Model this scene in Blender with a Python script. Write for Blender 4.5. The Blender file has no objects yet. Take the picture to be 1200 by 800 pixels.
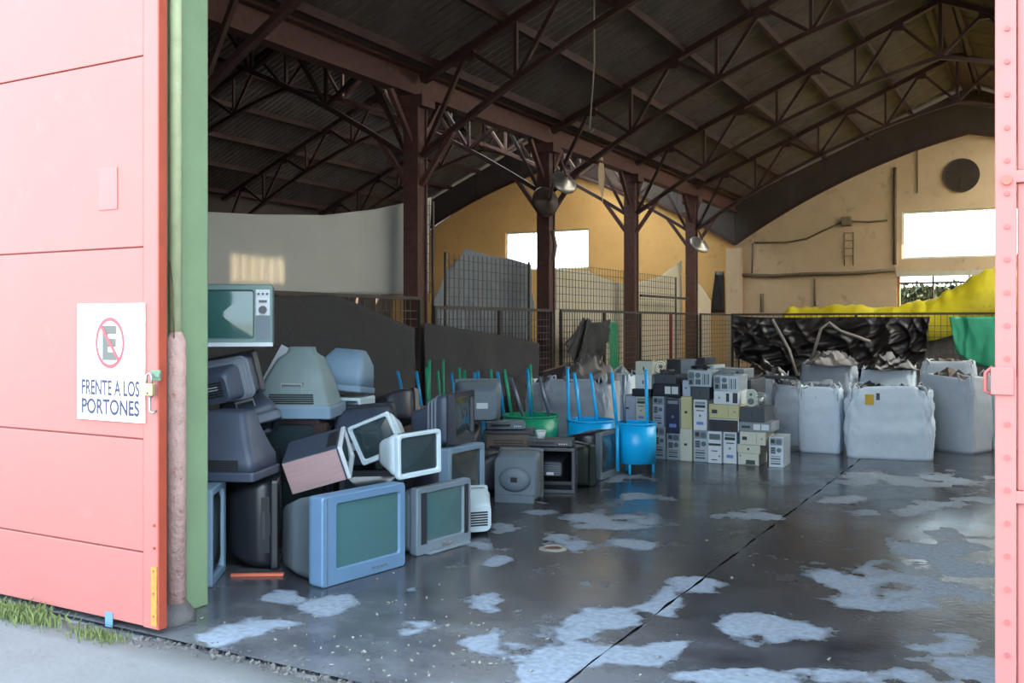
import bpy, bmesh, math, random
from mathutils import Vector, Matrix, Euler

# ------------------------------------------------------------------ camera, sky, sun, exposure
scene = bpy.context.scene
col = scene.collection
EYE, FPX, HORIZON = 1.65, 1120.0, 378.0          # eye height (m), focal length (px of 1200), horizon row
YAW = math.radians(28.97)                        # camera looks this far left of the hall's long axis (+Y)
SY, CY = math.sin(YAW), math.cos(YAW)

cam_data = bpy.data.cameras.new('camera')
cam_data.sensor_width = 36.0
cam_data.lens = FPX / 1200.0 * 36.0
cam_data.shift_y = -(400.0 - HORIZON) / 1200.0
cam_data.clip_end = 500
cam = bpy.data.objects.new('camera', cam_data)
cam.location = (0, 0, EYE)
cam.rotation_euler = (math.pi / 2, 0, YAW)
col.objects.link(cam)
scene.camera = cam

world = bpy.data.worlds.new('sky')
scene.world = world
world.use_nodes = True
bg = world.node_tree.nodes['Background']
bg.inputs['Color'].default_value = (0.70, 0.86, 1.0, 1)
bg.inputs['Strength'].default_value = 1.0

sun_data = bpy.data.lights.new('sun', 'SUN')
sun_data.energy = 5.0
sun_data.color = (1.0, 0.92, 0.80)
sun_data.angle = math.radians(0.5)
sun = bpy.data.objects.new('sun', sun_data)
SUN_AZ, SUN_EL = math.radians(10), math.radians(10.7)     # sun low, from the right side of the hall
sun_dir = Vector((math.cos(SUN_EL) * math.cos(SUN_AZ), math.cos(SUN_EL) * math.sin(SUN_AZ), math.sin(SUN_EL)))
sun.rotation_euler = sun_dir.to_track_quat('Z', 'Y').to_euler()
sun.location = (30, 10, 20)
col.objects.link(sun)

scene.view_settings.view_transform = 'Standard'
scene.view_settings.look = 'None'
scene.view_settings.gamma = 1.0
scene.view_settings.use_curve_mapping = False
scene.view_settings.exposure = 2.85
scene.cycles.max_bounces = 10
scene.cycles.diffuse_bounces = 6
scene.cycles.glossy_bounces = 4
scene.cycles.transparent_max_bounces = 12
scene.cycles.caustics_reflective = False
scene.cycles.caustics_refractive = False

rnd = random.Random(7)

# ------------------------------------------------------------------ where things stand
def at_depth(x, y, Z):
    lat = (x - 600.0) * Z / FPX
    return Vector((-SY * Z + CY * lat, CY * Z + SY * lat, EYE + (HORIZON - y) * Z / FPX))
def on_floor(x, y, z=0.0):
    return at_depth(x, y, (EYE - z) * FPX / (y - HORIZON))
def on_Y(x, y, Y):
    k = (x - 600.0) / FPX
    X = Y * (k * CY - SY) / (CY + SY * k)
    Z = -SY * X + CY * Y
    return Vector((X, Y, EYE + (HORIZON - y) * Z / FPX))
def on_X(x, y, X):
    k = (x - 600.0) / FPX
    Y = -X * (CY + SY * k) / (SY - CY * k)
    Z = -SY * X + CY * Y
    return Vector((X, Y, EYE + (HORIZON - y) * Z / FPX))
def to_px(p):
    Z = -SY * p[0] + CY * p[1]
    lat = CY * p[0] + SY * p[1]
    return 600 + FPX * lat / Z, HORIZON - FPX * (p[2] - EYE) / Z

# ------------------------------------------------------------------ materials
def lin(c):
    r = []
    for v in c:
        v = v / 255.0
        r.append(v / 12.92 if v <= 0.04045 else ((v + 0.055) / 1.055) ** 2.4)
    return r
MATS = {}
def mat(name, rgb, rough=0.6, metal=0.0, var=0.12, scale=6.0, bump=0.0, bscale=40.0, wear=None, wear_amt=0.5, coat=0.0, stretch=(1, 1, 1)):
    if name in MATS: return MATS[name]
    m = bpy.data.materials.new(name); m.use_nodes = True
    nt = m.node_tree; N = nt.nodes; L = nt.links
    b = N['Principled BSDF']
    b.inputs['Roughness'].default_value = rough
    b.inputs['Metallic'].default_value = metal
    b.inputs['Coat Weight'].default_value = coat
    c = lin(rgb)
    tc = N.new('ShaderNodeTexCoord')
    mp = N.new('ShaderNodeMapping'); mp.inputs['Scale'].default_value = stretch
    L.new(tc.outputs['Object'], mp.inputs['Vector'])
    nz = N.new('ShaderNodeTexNoise'); nz.inputs['Scale'].default_value = scale; nz.inputs['Detail'].default_value = 6
    nz.inputs['Roughness'].default_value = 0.65
    L.new(mp.outputs['Vector'], nz.inputs['Vector'])
    rp = N.new('ShaderNodeValToRGB')
    rp.color_ramp.elements[0].position = 0.3; rp.color_ramp.elements[1].position = 0.7
    rp.color_ramp.elements[0].color = (*[max(0, v * (1 - var)) for v in c], 1)
    rp.color_ramp.elements[1].color = (*[min(1, v * (1 + var)) for v in c], 1)
    L.new(nz.outputs['Fac'], rp.inputs['Fac'])
    out = rp.outputs['Color']
    if wear:
        nw = N.new('ShaderNodeTexNoise'); nw.inputs['Scale'].default_value = scale * 1.7; nw.inputs['Detail'].default_value = 8
        nw.inputs['Roughness'].default_value = 0.75
        L.new(mp.outputs['Vector'], nw.inputs['Vector'])
        rw = N.new('ShaderNodeValToRGB')
        rw.color_ramp.elements[0].position = 1 - wear_amt - 0.02; rw.color_ramp.elements[1].position = 1 - wear_amt + 0.06
        L.new(nw.outputs['Fac'], rw.inputs['Fac'])
        mx = N.new('ShaderNodeMixRGB'); mx.inputs['Color2'].default_value = (*lin(wear), 1)
        L.new(rw.outputs['Color'], mx.inputs['Fac']); L.new(out, mx.inputs['Color1'])
        out = mx.outputs['Color']
    L.new(out, b.inputs['Base Color'])
    if bump:
        nb = N.new('ShaderNodeTexNoise'); nb.inputs['Scale'].default_value = bscale; nb.inputs['Detail'].default_value = 5
        L.new(mp.outputs['Vector'], nb.inputs['Vector'])
        bp = N.new('ShaderNodeBump'); bp.inputs['Strength'].default_value = bump; bp.inputs['Distance'].default_value = 0.02
        L.new(nb.outputs['Fac'], bp.inputs['Height']); L.new(bp.outputs['Normal'], b.inputs['Normal'])
    MATS[name] = m
    return m
def cloth_mat(name, rgb, trans=0.35, rough=0.8, var=0.1, scale=3, bump=0.2, bscale=12):
    if name in MATS: return MATS[name]
    m = mat(name, rgb, rough, 0, var, scale, bump, bscale)
    nt = m.node_tree; N = nt.nodes; L = nt.links
    t = N.new('ShaderNodeBsdfTranslucent'); t.inputs['Color'].default_value = (*lin(rgb), 1)
    mx = N.new('ShaderNodeMixShader'); mx.inputs['Fac'].default_value = trans
    L.new(N['Principled BSDF'].outputs[0], mx.inputs[1]); L.new(t.outputs[0], mx.inputs[2])
    L.new(mx.outputs[0], N['Material Output'].inputs['Surface'])
    return m
def glass_mat():
    if 'pane_glass' in MATS: return MATS['pane_glass']
    m = bpy.data.materials.new('pane_glass'); m.use_nodes = True
    nt = m.node_tree; N = nt.nodes; L = nt.links
    N.remove(N['Principled BSDF'])
    tr = N.new('ShaderNodeBsdfTransparent'); tr.inputs['Color'].default_value = (0.94, 0.96, 0.95, 1)
    gl = N.new('ShaderNodeBsdfGlossy'); gl.inputs['Roughness'].default_value = 0.03
    mx = N.new('ShaderNodeMixShader'); mx.inputs['Fac'].default_value = 0.06
    L.new(tr.outputs[0], mx.inputs[1]); L.new(gl.outputs[0], mx.inputs[2])
    L.new(mx.outputs[0], N['Material Output'].inputs['Surface'])
    MATS['pane_glass'] = m
    return m

# ------------------------------------------------------------------ mesh builder
class MB:
    def __init__(s): s.v = []; s.f = []; s.sm = []
    def add(s, vs, fs, smooth=False):
        o = len(s.v); s.v += [tuple(v) for v in vs]
        for f in fs: s.f.append(tuple(i + o for i in f)); s.sm.append(smooth)
        return s
    def box(s, x0, x1, y0, y1, z0, z1, M=None):
        vs = [(x0, y0, z0), (x1, y0, z0), (x1, y1, z0), (x0, y1, z0), (x0, y0, z1), (x1, y0, z1), (x1, y1, z1), (x0, y1, z1)]
        if M is not None: vs = [M @ Vector(v) for v in vs]
        return s.add(vs, [(0, 3, 2, 1), (4, 5, 6, 7), (0, 1, 5, 4), (1, 2, 6, 5), (2, 3, 7, 6), (3, 0, 4, 7)])
    def bar(s, p, q, w, h, up=(0, 0, 1)):
        p = Vector(p); q = Vector(q); d = (q - p).normalized(); u = Vector(up)
        if abs(d.dot(u)) > 0.97: u = Vector((0, 1, 0))
        a = d.cross(u).normalized(); b = a.cross(d).normalized()
        vs = []
        for c in (p, q):
            for i, j in ((-1, -1), (1, -1), (1, 1), (-1, 1)): vs.append(c + a * (i * w / 2) + b * (j * h / 2))
        return s.add(vs, [(3, 2, 1, 0), (4, 5, 6, 7), (0, 1, 5, 4), (1, 2, 6, 5), (2, 3, 7, 6), (3, 0, 4, 7)])
    def tube(s, pts, r, n=8, cap=True):
        pts = [Vector(p) for p in pts]; rings = []
        rr = r if isinstance(r, (list, tuple)) else [r] * len(pts)
        prev = None
        for i, p in enumerate(pts):
            d = (pts[min(i + 1, len(pts) - 1)] - pts[max(i - 1, 0)]).normalized()
            u = Vector((0, 0, 1)) if abs(d.z) < 0.95 else Vector((1, 0, 0))
            if prev is not None:
                u = prev - d * prev.dot(d)
                if u.length < 1e-4: u = Vector((1, 0, 0))
            a = d.cross(u).normalized(); b = a.cross(d).normalized(); prev = b
            rings.append([p + (a * math.cos(t) + b * math.sin(t)) * rr[i] for t in [2 * math.pi * k / n for k in range(n)]])
        return s.loft(rings, cap, cap, True)
    def loft(s, rings, cap0=True, cap1=True, smooth=True):
        n = len(rings[0]); vs = [v for r in rings for v in r]; fs = []
        for i in range(len(rings) - 1):
            for k in range(n):
                k2 = (k + 1) % n
                fs.append((i * n + k, i * n + k2, (i + 1) * n + k2, (i + 1) * n + k))
        s.add(vs, fs, smooth)
        o = len(s.v) - len(vs)
        if cap0: s.f.append(tuple(o + k for k in reversed(range(n)))); s.sm.append(False)
        if cap1: s.f.append(tuple(o + (len(rings) - 1) * n + k for k in range(n))); s.sm.append(False)
        return s
    def grid(s, fn, nu, nv, smooth=True):
        vs = [fn(i / nu, j / nv) for j in range(nv + 1) for i in range(nu + 1)]
        fs = [(j * (nu + 1) + i, j * (nu + 1) + i + 1, (j + 1) * (nu + 1) + i + 1, (j + 1) * (nu + 1) + i) for j in range(nv) for i in range(nu)]
        return s.add(vs, fs, smooth)
    def disc(s, c, r, axis='y', n=24, t=0.01):
        c = Vector(c); ring = []
        for k in range(n):
            a = 2 * math.pi * k / n
            o = {'y': Vector((math.cos(a), 0, math.sin(a))), 'z': Vector((math.cos(a), math.sin(a), 0)), 'x': Vector((0, math.cos(a), math.sin(a)))}[axis]
            ring.append(c + o * r)
        d = {'y': Vector((0, t, 0)), 'z': Vector((0, 0, t)), 'x': Vector((t, 0, 0))}[axis]
        return s.loft([ring, [p + d for p in ring]], True, True, False)
    def build(s, name, m, parent=None, bevel=0, solid=0, fix=True):
        me = bpy.data.meshes.new(name)
        me.from_pydata(s.v, [], s.f); me.update()
        for p, sm in zip(me.polygons, s.sm): p.use_smooth = sm
        if fix:
            bm = bmesh.new(); bm.from_mesh(me)
            bmesh.ops.recalc_face_normals(bm, faces=bm.faces); bm.to_mesh(me); bm.free()
        if m: me.materials.append(m)
        o = bpy.data.objects.new(name, me); col.objects.link(o)
        if parent: o.parent = parent
        if bevel:
            b = o.modifiers.new('bevel', 'BEVEL'); b.width = bevel; b.segments = 2; b.limit_method = 'ANGLE'
        if solid:
            b = o.modifiers.new('solid', 'SOLIDIFY'); b.thickness = solid; b.offset = 0
        return o

def thing(name, label, cat, loc=(0, 0, 0), rot=(0, 0, 0), group=None):
    o = bpy.data.objects.new(name, None); o.empty_display_size = 0.1
    col.objects.link(o); o.location = loc; o.rotation_euler = rot
    return tag(o, label, cat, group)
def tag(o, label, cat, group=None, kind=None):
    o['label'] = label; o['category'] = cat
    if group: o['group'] = group
    if kind: o['kind'] = kind
    return o
def struct(o, label=None):
    o['kind'] = 'structure'
    if label: o['label'] = label
    return o
def holder(name, label=None):
    o = bpy.data.objects.new(name, None); col.objects.link(o); return struct(o, label)
def child_copy(src, name, parent, loc=(0, 0, 0), rot=(0, 0, 0), scale=(1, 1, 1)):
    o = src.copy(); o.name = name; col.objects.link(o); o.parent = parent
    o.location = loc; o.rotation_euler = rot; o.scale = scale
    return o
def noise2(x, y, s=0):
    return (math.sin(x * 1.7 + y * 0.9 + s) + math.sin(x * -1.1 + y * 2.3 + s * 2.1) + 0.6 * math.sin(x * 3.9 + y * 1.3 + s * 0.7) + 0.4 * math.sin(x * 2.2 - y * 5.1 + s * 1.3)) / 3.0

# ------------------------------------------------------------------ the hall: sizes
XC, HALF, VALLEY, SLOPE = -7.6, 6.0, 5.12, 0.425   # column row, half span of a nave, roof height there, roof pitch
RIDGE = VALLEY + SLOPE * HALF
XR, XL = XC + 2 * HALF, XC - 2 * HALF              # outer walls
YF0, YF1, YB = 3.62, 4.0, 26.9                     # front wall (outside, inside), back wall
TRUSS_Y = [6.96, 10.96, 14.96, 18.95, 22.95]
def arch(u):                                        # underside of the arched trusses, u = distance from the column
    u = min(u, 2 * HALF - u); return 3.88 + 0.65 * u - 0.0365 * u * u
def roof_z(X):
    for e in (XC, XL):
        if e - 1e-6 <= X <= e + 2 * HALF + 1e-6:
            u = min(X - e, e + 2 * HALF - X); return VALLEY + SLOPE * u
    return VALLEY

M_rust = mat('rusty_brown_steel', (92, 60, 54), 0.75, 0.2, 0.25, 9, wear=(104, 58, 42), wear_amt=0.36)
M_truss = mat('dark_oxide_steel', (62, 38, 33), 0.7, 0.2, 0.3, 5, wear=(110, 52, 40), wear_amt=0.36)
M_roof = mat('weathered_roof_sheet', (90, 80, 75), 0.85, 0, 0.3, 1.6, wear=(78, 62, 54), wear_amt=0.42)
M_gable = mat('dark_gable_sheet', (66, 54, 49), 0.8, 0, 0.2, 2.5)
M_ochre = mat('ochre_wall_paint', (206, 158, 96), 0.85, 0, 0.08, 1.3, 0.15, 25, wear=(188, 140, 84), wear_amt=0.4)
M_beige = mat('beige_wall_paint', (196, 168, 138), 0.85, 0, 0.10, 1.3, 0.15, 25, wear=(170, 146, 120), wear_amt=0.4)
M_plain = mat('grey_render', (150, 140, 128), 0.9, 0, 0.12, 1.5)
M_pipe = mat('grimy_conduit', (118, 100, 82), 0.7, 0.2, 0.2, 8)
M_black = mat('black_plastic_film', (44, 37, 36), 0.3, 0, 0.2, 4)

# ------------------------------------------------------------------ floor: two slabs with a joint, wet with dry patches
WET = [  # dry, pale patches: centre and half-size
 (722,610,58,8),(690,606,30,6),(700,635,42,7),(735,638,25,5),(745,583,42,3.2),(612,571,30,4),(585,657,18,5),
 (790,700,34,14),(822,690,30,9),(772,716,20,8),(700,728,38,14),(655,752,34,16),(640,782,40,18),(700,770,40,14),(745,768,42,11),(780,760,28,7),
 (897,728,42,11),(935,741,40,9),(860,733,28,7),(965,672,38,9),(1000,692,40,18),(1040,684,45,14),(1080,692,50,14),(1140,690,35,12),(1035,707,25,8),
 (1075,645,52,12),(1115,640,45,14),(1100,665,40,10),(1150,672,30,8),(878,603,42,4.5),(905,606,18,3),(1000,586,30,4),
 (1030,562,50,7),(1100,563,70,6),(1135,588,46,4.5),(1075,598,30,4),(1010,600,20,3),
 (900,790,70,8),(960,791,60,9),(820,796,45,6),(1060,792,30,8),(1140,790,60,14),(1130,752,40,8),
 (372,712,36,9),(400,704,30,6),(340,700,26,6),(482,737,22,6),(572,702,26,7),(560,712,16,6),(566,757,30,10),(590,750,20,8),
 (290,735,40,10),(262,748,26,8),(560,640,22,4),(640,600,20,3),(480,690,8,3),(580,620,25,4),(720,560,40,4),
]
def floor_material():
    m = bpy.data.materials.new('wet_concrete_floor'); m.use_nodes = True
    nt = m.node_tree; N = nt.nodes; L = nt.links; b = N['Principled BSDF']
    tc = N.new('ShaderNodeTexCoord')
    at = N.new('ShaderNodeAttribute'); at.attribute_name = 'dry'
    n1 = N.new('ShaderNodeTexNoise'); n1.inputs['Scale'].default_value = 2.6; n1.inputs['Detail'].default_value = 7; n1.inputs['Roughness'].default_value = 0.62
    n2 = N.new('ShaderNodeTexNoise'); n2.inputs['Scale'].default_value = 0.9; n2.inputs['Detail'].default_value = 8; n2.inputs['Roughness'].default_value = 0.7
    n3 = N.new('ShaderNodeTexNoise'); n3.inputs['Scale'].default_value = 28; n3.inputs['Detail'].default_value = 6
    for n in (n1, n2, n3): L.new(tc.outputs['Object'], n.inputs['Vector'])
    sub = N.new('ShaderNodeMath'); sub.operation = 'SUBTRACT'; sub.inputs[1].default_value = 0.5
    L.new(n1.outputs['Fac'], sub.inputs[0])
    ml = N.new('ShaderNodeMath'); ml.operation = 'MULTIPLY_ADD'; ml.inputs[1].default_value = 2.3
    L.new(sub.outputs[0], ml.inputs[0]); L.new(at.outputs['Fac'], ml.inputs[2])
    rp = N.new('ShaderNodeValToRGB'); rp.color_ramp.elements[0].position = 0.42; rp.color_ramp.elements[1].position = 0.60
    L.new(ml.outputs[0], rp.inputs['Fac'])
    wet = N.new('ShaderNodeValToRGB'); wet.color_ramp.elements[0].position = 0.3; wet.color_ramp.elements[1].position = 0.72
    wet.color_ramp.elements[0].color = (*lin((34, 36, 41)), 1); wet.color_ramp.elements[1].color = (*lin((62, 62, 66)), 1)
    L.new(n2.outputs['Fac'], wet.inputs['Fac'])
    dry = N.new('ShaderNodeValToRGB'); dry.color_ramp.elements[0].position = 0.25; dry.color_ramp.elements[1].position = 0.75
    dry.color_ramp.elements[0].color = (*lin((98, 108, 122)), 1); dry.color_ramp.elements[1].color = (*lin((130, 142, 158)), 1)
    L.new(n3.outputs['Fac'], dry.inputs['Fac'])
    sp = N.new('ShaderNodeSeparateXYZ'); L.new(tc.outputs['Object'], sp.inputs[0])
    yd = N.new('ShaderNodeMapRange'); yd.inputs['From Min'].default_value = 3.5; yd.inputs['From Max'].default_value = 6.2; yd.inputs['To Min'].default_value = 1.0; yd.inputs['To Max'].default_value = 0.0
    L.new(sp.outputs['Y'], yd.inputs['Value'])
    nm = N.new('ShaderNodeMapRange'); nm.inputs['From Min'].default_value = 0.35; nm.inputs['From Max'].default_value = 0.6; L.new(n2.outputs['Fac'], nm.inputs['Value'])
    du = N.new('ShaderNodeMath'); du.operation = 'MULTIPLY'; L.new(yd.outputs[0], du.inputs[0]); L.new(nm.outputs[0], du.inputs[1])
    wd = N.new('ShaderNodeMixRGB'); wd.inputs['Color2'].default_value = (*lin((96, 99, 106)), 1)      # dust trodden in at the gate
    L.new(du.outputs[0], wd.inputs['Fac']); L.new(wet.outputs['Color'], wd.inputs['Color1']); wet = wd
    mx = N.new('ShaderNodeMixRGB'); L.new(rp.outputs['Color'], mx.inputs['Fac']); L.new(wet.outputs['Color'], mx.inputs['Color1']); L.new(dry.outputs['Color'], mx.inputs['Color2'])
    L.new(mx.outputs['Color'], b.inputs['Base Color'])
    wr = N.new('ShaderNodeMapRange'); wr.inputs['From Min'].default_value = 0.3; wr.inputs['From Max'].default_value = 0.7
    wr.inputs['To Min'].default_value = 0.10; wr.inputs['To Max'].default_value = 0.34
    L.new(n2.outputs['Fac'], wr.inputs['Value'])
    mr = N.new('ShaderNodeMixRGB'); L.new(rp.outputs['Color'], mr.inputs['Fac']); L.new(wr.outputs[0], mr.inputs['Color1']); mr.inputs['Color2'].default_value = (0.85, 0.85, 0.85, 1)
    L.new(mr.outputs['Color'], b.inputs['Roughness'])
    bp = N.new('ShaderNodeBump'); bp.inputs['Strength'].default_value = 0.06; bp.inputs['Distance'].default_value = 0.02
    L.new(n3.outputs['Fac'], bp.inputs['Height']); L.new(bp.outputs['Normal'], b.inputs['Normal'])
    return m
M_floor = floor_material()
M_joint = mat('dark_joint_filler', (70, 70, 74), 0.9)
def dryness(X, Y):
    X, Y = X + .10 * noise2(X * 3, Y * 3, 1) + .05 * noise2(X * 8, Y * 8, 4), Y + .10 * noise2(X * 3, Y * 3, 7) + .05 * noise2(X * 8, Y * 8, 9)
    x, y = to_px((X, Y, 0)); v = 0.0
    for cx, cy, rx, ry in WET:
        d = ((x - cx) / (rx * 1.6)) ** 2 + ((y - cy) / (ry * 1.9)) ** 2
        if d < 1: v = max(v, 1 - d)
    return 0.08 + 0.62 * v if v > 0 else 0.08
def slab(x0, x1, y0, y1, st, parent, ztop=0.0, jag=0):
    nx = max(1, round((x1 - x0) / st)); ny = max(1, round((y1 - y0) / st)); m = MB(); r = random.Random(int(x0 * 100 + y0 * 10))
    m.grid(lambda u, v: (x0 + (x1 - x0) * u + (jag * noise2(v * 60, u * 3, 2) if (u > 0.999 or u < 0.001) else 0), y0 + (y1 - y0) * v, ztop), nx, ny, False)
    m.box(x0, x1, y0, y1, -0.14, -0.02)
    o = m.build('slab', M_floor, parent, fix=False)
    a = o.data.attributes.new('dry', 'FLOAT', 'POINT')
    vals = [dryness(v.co.x, v.co.y) if v.co.z > -0.01 and 3.0 < v.co.y < 16 else 0.12 for v in o.data.vertices]
    a.data.foreach_set('value', vals)
    return o
floor = MB().box(XL, XR, YF0 - 0.1, YB, -0.3, -0.14).build('floor', M_joint); struct(floor, 'dark wet concrete floor with pale dry patches')
JX = -1.91
slab(-6.4, JX - 0.006, 3.5, 13.5, 0.06, floor, jag=0.012)
slab(JX + 0.006, XR, 3.5, 13.5, 0.06, floor, jag=0.012)
slab(XL, -6.41, 3.5, 13.5, 0.9, floor)
slab(XL, JX - 0.006, 13.51, YB, 0.9, floor)
slab(JX + 0.006, XR, 13.51, YB, 0.9, floor)

# ------------------------------------------------------------------ ground outside
M_apron = mat('pale_concrete_apron', (104, 107, 110), 0.9, 0, 0.08, 4, 0.2, 30, wear=(95, 98, 102), wear_amt=0.4)
M_dirt = mat('dusty_yard_ground', (176, 164, 146), 0.95, 0, 0.15, 0.6, 0.3, 12)
g = MB()
g.box(-60, 60, -60, 1.0, -0.4, -0.05); g.box(-60, XL - 0.4, 1.0, 80, -0.4, -0.05); g.box(XR + 0.4, 60, 1.0, 80, -0.4, -0.05); g.box(XL - 0.4, XR + 0.4, YB + 0.3, 80, -0.4, -0.05)
struct(g.build('ground', M_dirt), 'pale dusty ground around the hall')
m = MB()
m.grid(lambda u, v: (-12 + 14.5 * u, 1.0 + 2.46 * v + (0.035 * noise2(u * 90, 1, 3) + 0.02 * noise2(u * 260, 2, 1) if v > 0.999 else 0), -0.035 + 0.004 * noise2(u * 40, v * 7)), 240, 10)
struct(m.build('ground_apron', M_apron, solid=0.05), 'pale concrete strip in front of the gate')
# crumbled edge between apron and hall floor
M_rubble = mat('crumbled_concrete', (84, 82, 82), 0.95, 0, 0.3, 9, 0.5, 30)
m = MB(); r = random.Random(4)
for i in range(700):
    X = r.uniform(-4.15, -0.4); Y = 3.50 + r.gauss(0, 0.06); s = r.uniform(0.004, 0.018)
    M = Matrix.Translation((X, Y, -0.02 + s * 0.3)) @ Euler((r.random() * 3, r.random() * 3, r.random() * 3)).to_matrix().to_4x4()
    m.box(-s, s, -s * 0.7, s * 0.8, -s * 0.5, s * 0.45, M)
tag(m.build('threshold_rubble', M_rubble), 'crumbled concrete crumbs along the gate threshold', 'rubble', kind='stuff')

# ------------------------------------------------------------------ walls
def panel_grid_wall(name, x0, x1, ztop, holes, y0, y1, m, step=0.25, label=None):
    """upright wall across the hall (constant Y) with rectangular holes, top following ztop(X)"""
    xs = set([x0, x1]); n = int((x1 - x0) / step)
    for i in range(n + 1): xs.add(round(x0 + (x1 - x0) * i / n, 4))
    for h in holes: xs.add(h[0]); xs.add(h[1])
    xs = sorted(xs); b = MB()
    for a, c in zip(xs, xs[1:]):
        if c - a < 1e-4: continue
        mid = (a + c) / 2
        cuts = sorted([(h[2], h[3]) for h in holes if h[0] - 1e-5 < mid < h[1] + 1e-5]); z = -0.2
        for lo, hi in cuts:
            if lo > z: b.add(prism(a, c, y0, y1, z, lo, z, lo), PR)
            z = hi
        b.add(prism(a, c, y0, y1, z, ztop(a), z, ztop(c)), PR)
    return struct(b.build(name, m), label)
PR = [(0, 3, 2, 1), (4, 5, 6, 7), (0, 1, 5, 4), (1, 2, 6, 5), (2, 3, 7, 6), (3, 0, 4, 7)]
def prism(a, c, y0, y1, zl0, zl1, zr0, zr1):
    return [(a, y0, zl0), (c, y0, zr0), (c, y1, zr0), (a, y1, zl0), (a, y0, zl1), (c, y0, zr1), (c, y1, zr1), (a, y1, zl1)]

OPEN_X0, OPEN_X1, OPEN_Z = -4.72, 0.15, 4.9
def front_top(X): return roof_z(X) - 0.02
panel_grid_wall('wall_front', XL - 0.3, XR + 0.3, front_top, [(OPEN_X0, OPEN_X1, -0.3, OPEN_Z)], YF0, YF1, M_plain, 0.5, 'front wall around the gate opening')
# back wall: two bays of paint, arch-shaped top, windows
W1 = (on_Y(592, 300, YB), on_Y(690, 300, YB)); W2x0 = on_Y(1057, 270, YB).x
wz0, wz1 = on_Y(640, 316, YB).z, on_Y(640, 270, YB).z
W2 = (W2x0, W2x0 + (W1[1].x - W1[0].x) * 1.35)
D3x0 = on_Y(1051, 340, YB).x; D3 = (D3x0, D3x0 + 3.3, 0.55, on_Y(1100, 322, YB).z)
def wtopL(X): return arch(X - XL)
def wtopR(X): return arch(X - XC)
wbL = panel_grid_wall('wall_back_left', XL, XC, wtopL, [(W1[0].x, W1[1].x, wz0, wz1)], YB, YB + 0.25, M_ochre, 0.25, 'ochre painted back wall of the left bay')
wbR = panel_grid_wall('wall_back_right', XC, XR, wtopR, [(W2[0], W2[1], wz0, wz1), (D3[0], D3[1], D3[2], D3[3])], YB, YB + 0.25, M_beige, 0.25, 'beige painted back wall of the right bay')
# dark gable sheets above the arch, one per nave, of upright sheets
def gable(e, name, lab):
    h = holder(name, lab); n = 14
    for i in range(n):
        a = e + 2 * HALF * i / n; c = e + 2 * HALF * (i + 1) / n; b = MB(); st = 4
        for k in range(st):
            p = a + (c - a) * k / st; q = a + (c - a) * (k + 1) / st
            b.add(prism(p, q, YB - 0.10 - 0.02 * (i % 2), YB - 0.07 - 0.02 * (i % 2), arch(p - e), roof_z(p + 1e-4 if p == e else p) - 0.045, arch(q - e), roof_z(q - 1e-4) - 0.045), PR)
        b.build('gable_sheet', M_gable, h)
    b = MB()
    for k in range(36):
        p, q = 2 * HALF * k / 36, 2 * HALF * (k + 1) / 36
        b.bar((e + p, YB - 0.16, arch(p)), (e + q, YB - 0.16, arch(q)), 0.09, 0.09)
    b.build('edge_angle', M_truss, h)
gable(XL, 'trim_1', 'dark arched gable sheeting over the ochre wall')
gable(XC, 'trim_2', 'dark arched gable sheeting over the beige wall')
# side walls
SW = (9.97, 10.86, 4.47, 4.82)        # small barred window high in the right wall: lets the low sun in
b = MB()
b.box(XR, XR + 0.25, YF0, SW[0], -0.2, VALLEY + 0.03); b.box(XR, XR + 0.25, SW[1], YB + 0.25, -0.2, VALLEY + 0.03)
b.box(XR, XR + 0.25, SW[0], SW[1], -0.2, SW[2]); b.box(XR, XR + 0.25, SW[0], SW[1], SW[3], VALLEY + 0.03)
struct(b.build('wall_right', M_beige), 'side wall of the right bay')
struct(MB().box(XL - 0.25, XL, YF0, YB + 0.25, -0.2, VALLEY + 0.03).build('wall_left', mat('dark_brown_render', (74, 62, 56), 0.9, 0, 0.15, 1.5)), 'side wall of the left bay')  # render coloured dark so the wall merges with the roof

# windows
M_frame = mat('white_window_frame', (222, 222, 214), 0.5)
M_darkframe = mat('dark_window_frame', (78, 66, 52), 0.6)
def window(name, x0, x1, z0, z1, nx, lab, mfr=M_frame, y=YB):
    h = holder(name, lab); t = 0.05
    MB().box(x0, x1, y + 0.06, y + 0.14, z0, z0 + t).box(x0, x1, y + 0.06, y + 0.14, z1 - t, z1).box(x0, x0 + t, y + 0.06, y + 0.14, z0 + t, z1 - t).box(x1 - t, x1, y + 0.06, y + 0.14, z0 + t, z1 - t).build('window_frame', mfr, h)
    w = (x1 - x0 - 2 * t) / nx
    for i in range(nx):
        a = x0 + t + w * i
        MB().box(a + 0.012, a + w - 0.012, y + 0.095, y + 0.103, z0 + t, z1 - t).build('pane', glass_mat(), h)
        if i: MB().box(a - 0.012, a + 0.012, y + 0.07, y + 0.13, z0 + t, z1 - t).build('glazing_bar', mfr, h)
    return h
window('window_1', W1[0].x, W1[1].x, wz0, wz1, 3, 'bright window in the ochre back wall')
window('window_2', W2[0], W2[1], wz0, wz1, 4, 'bright wide window in the beige back wall')
h = holder('window_3', 'long low opening onto greenery in the beige wall'); x0, x1, z0, z1 = D3
MB().box(x0, x1, YB - 0.05, YB + 0.2, z1 - 0.02, z1 + 0.10).build('lintel', mat('pale_lintel', (190, 182, 168), 0.8), h)
MB().box(x0, x0 + 0.07, YB + 0.02, YB + 0.14, z0, z1).build('jamb', mat('orange_jamb', (170, 112, 60), 0.7), h)
for i in range(1, 4): MB().box(x0 + 0.85 * i, x0 + 0.85 * i + 0.04, YB + 0.04, YB + 0.10, z0, z1).build('post', M_darkframe, h)
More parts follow.
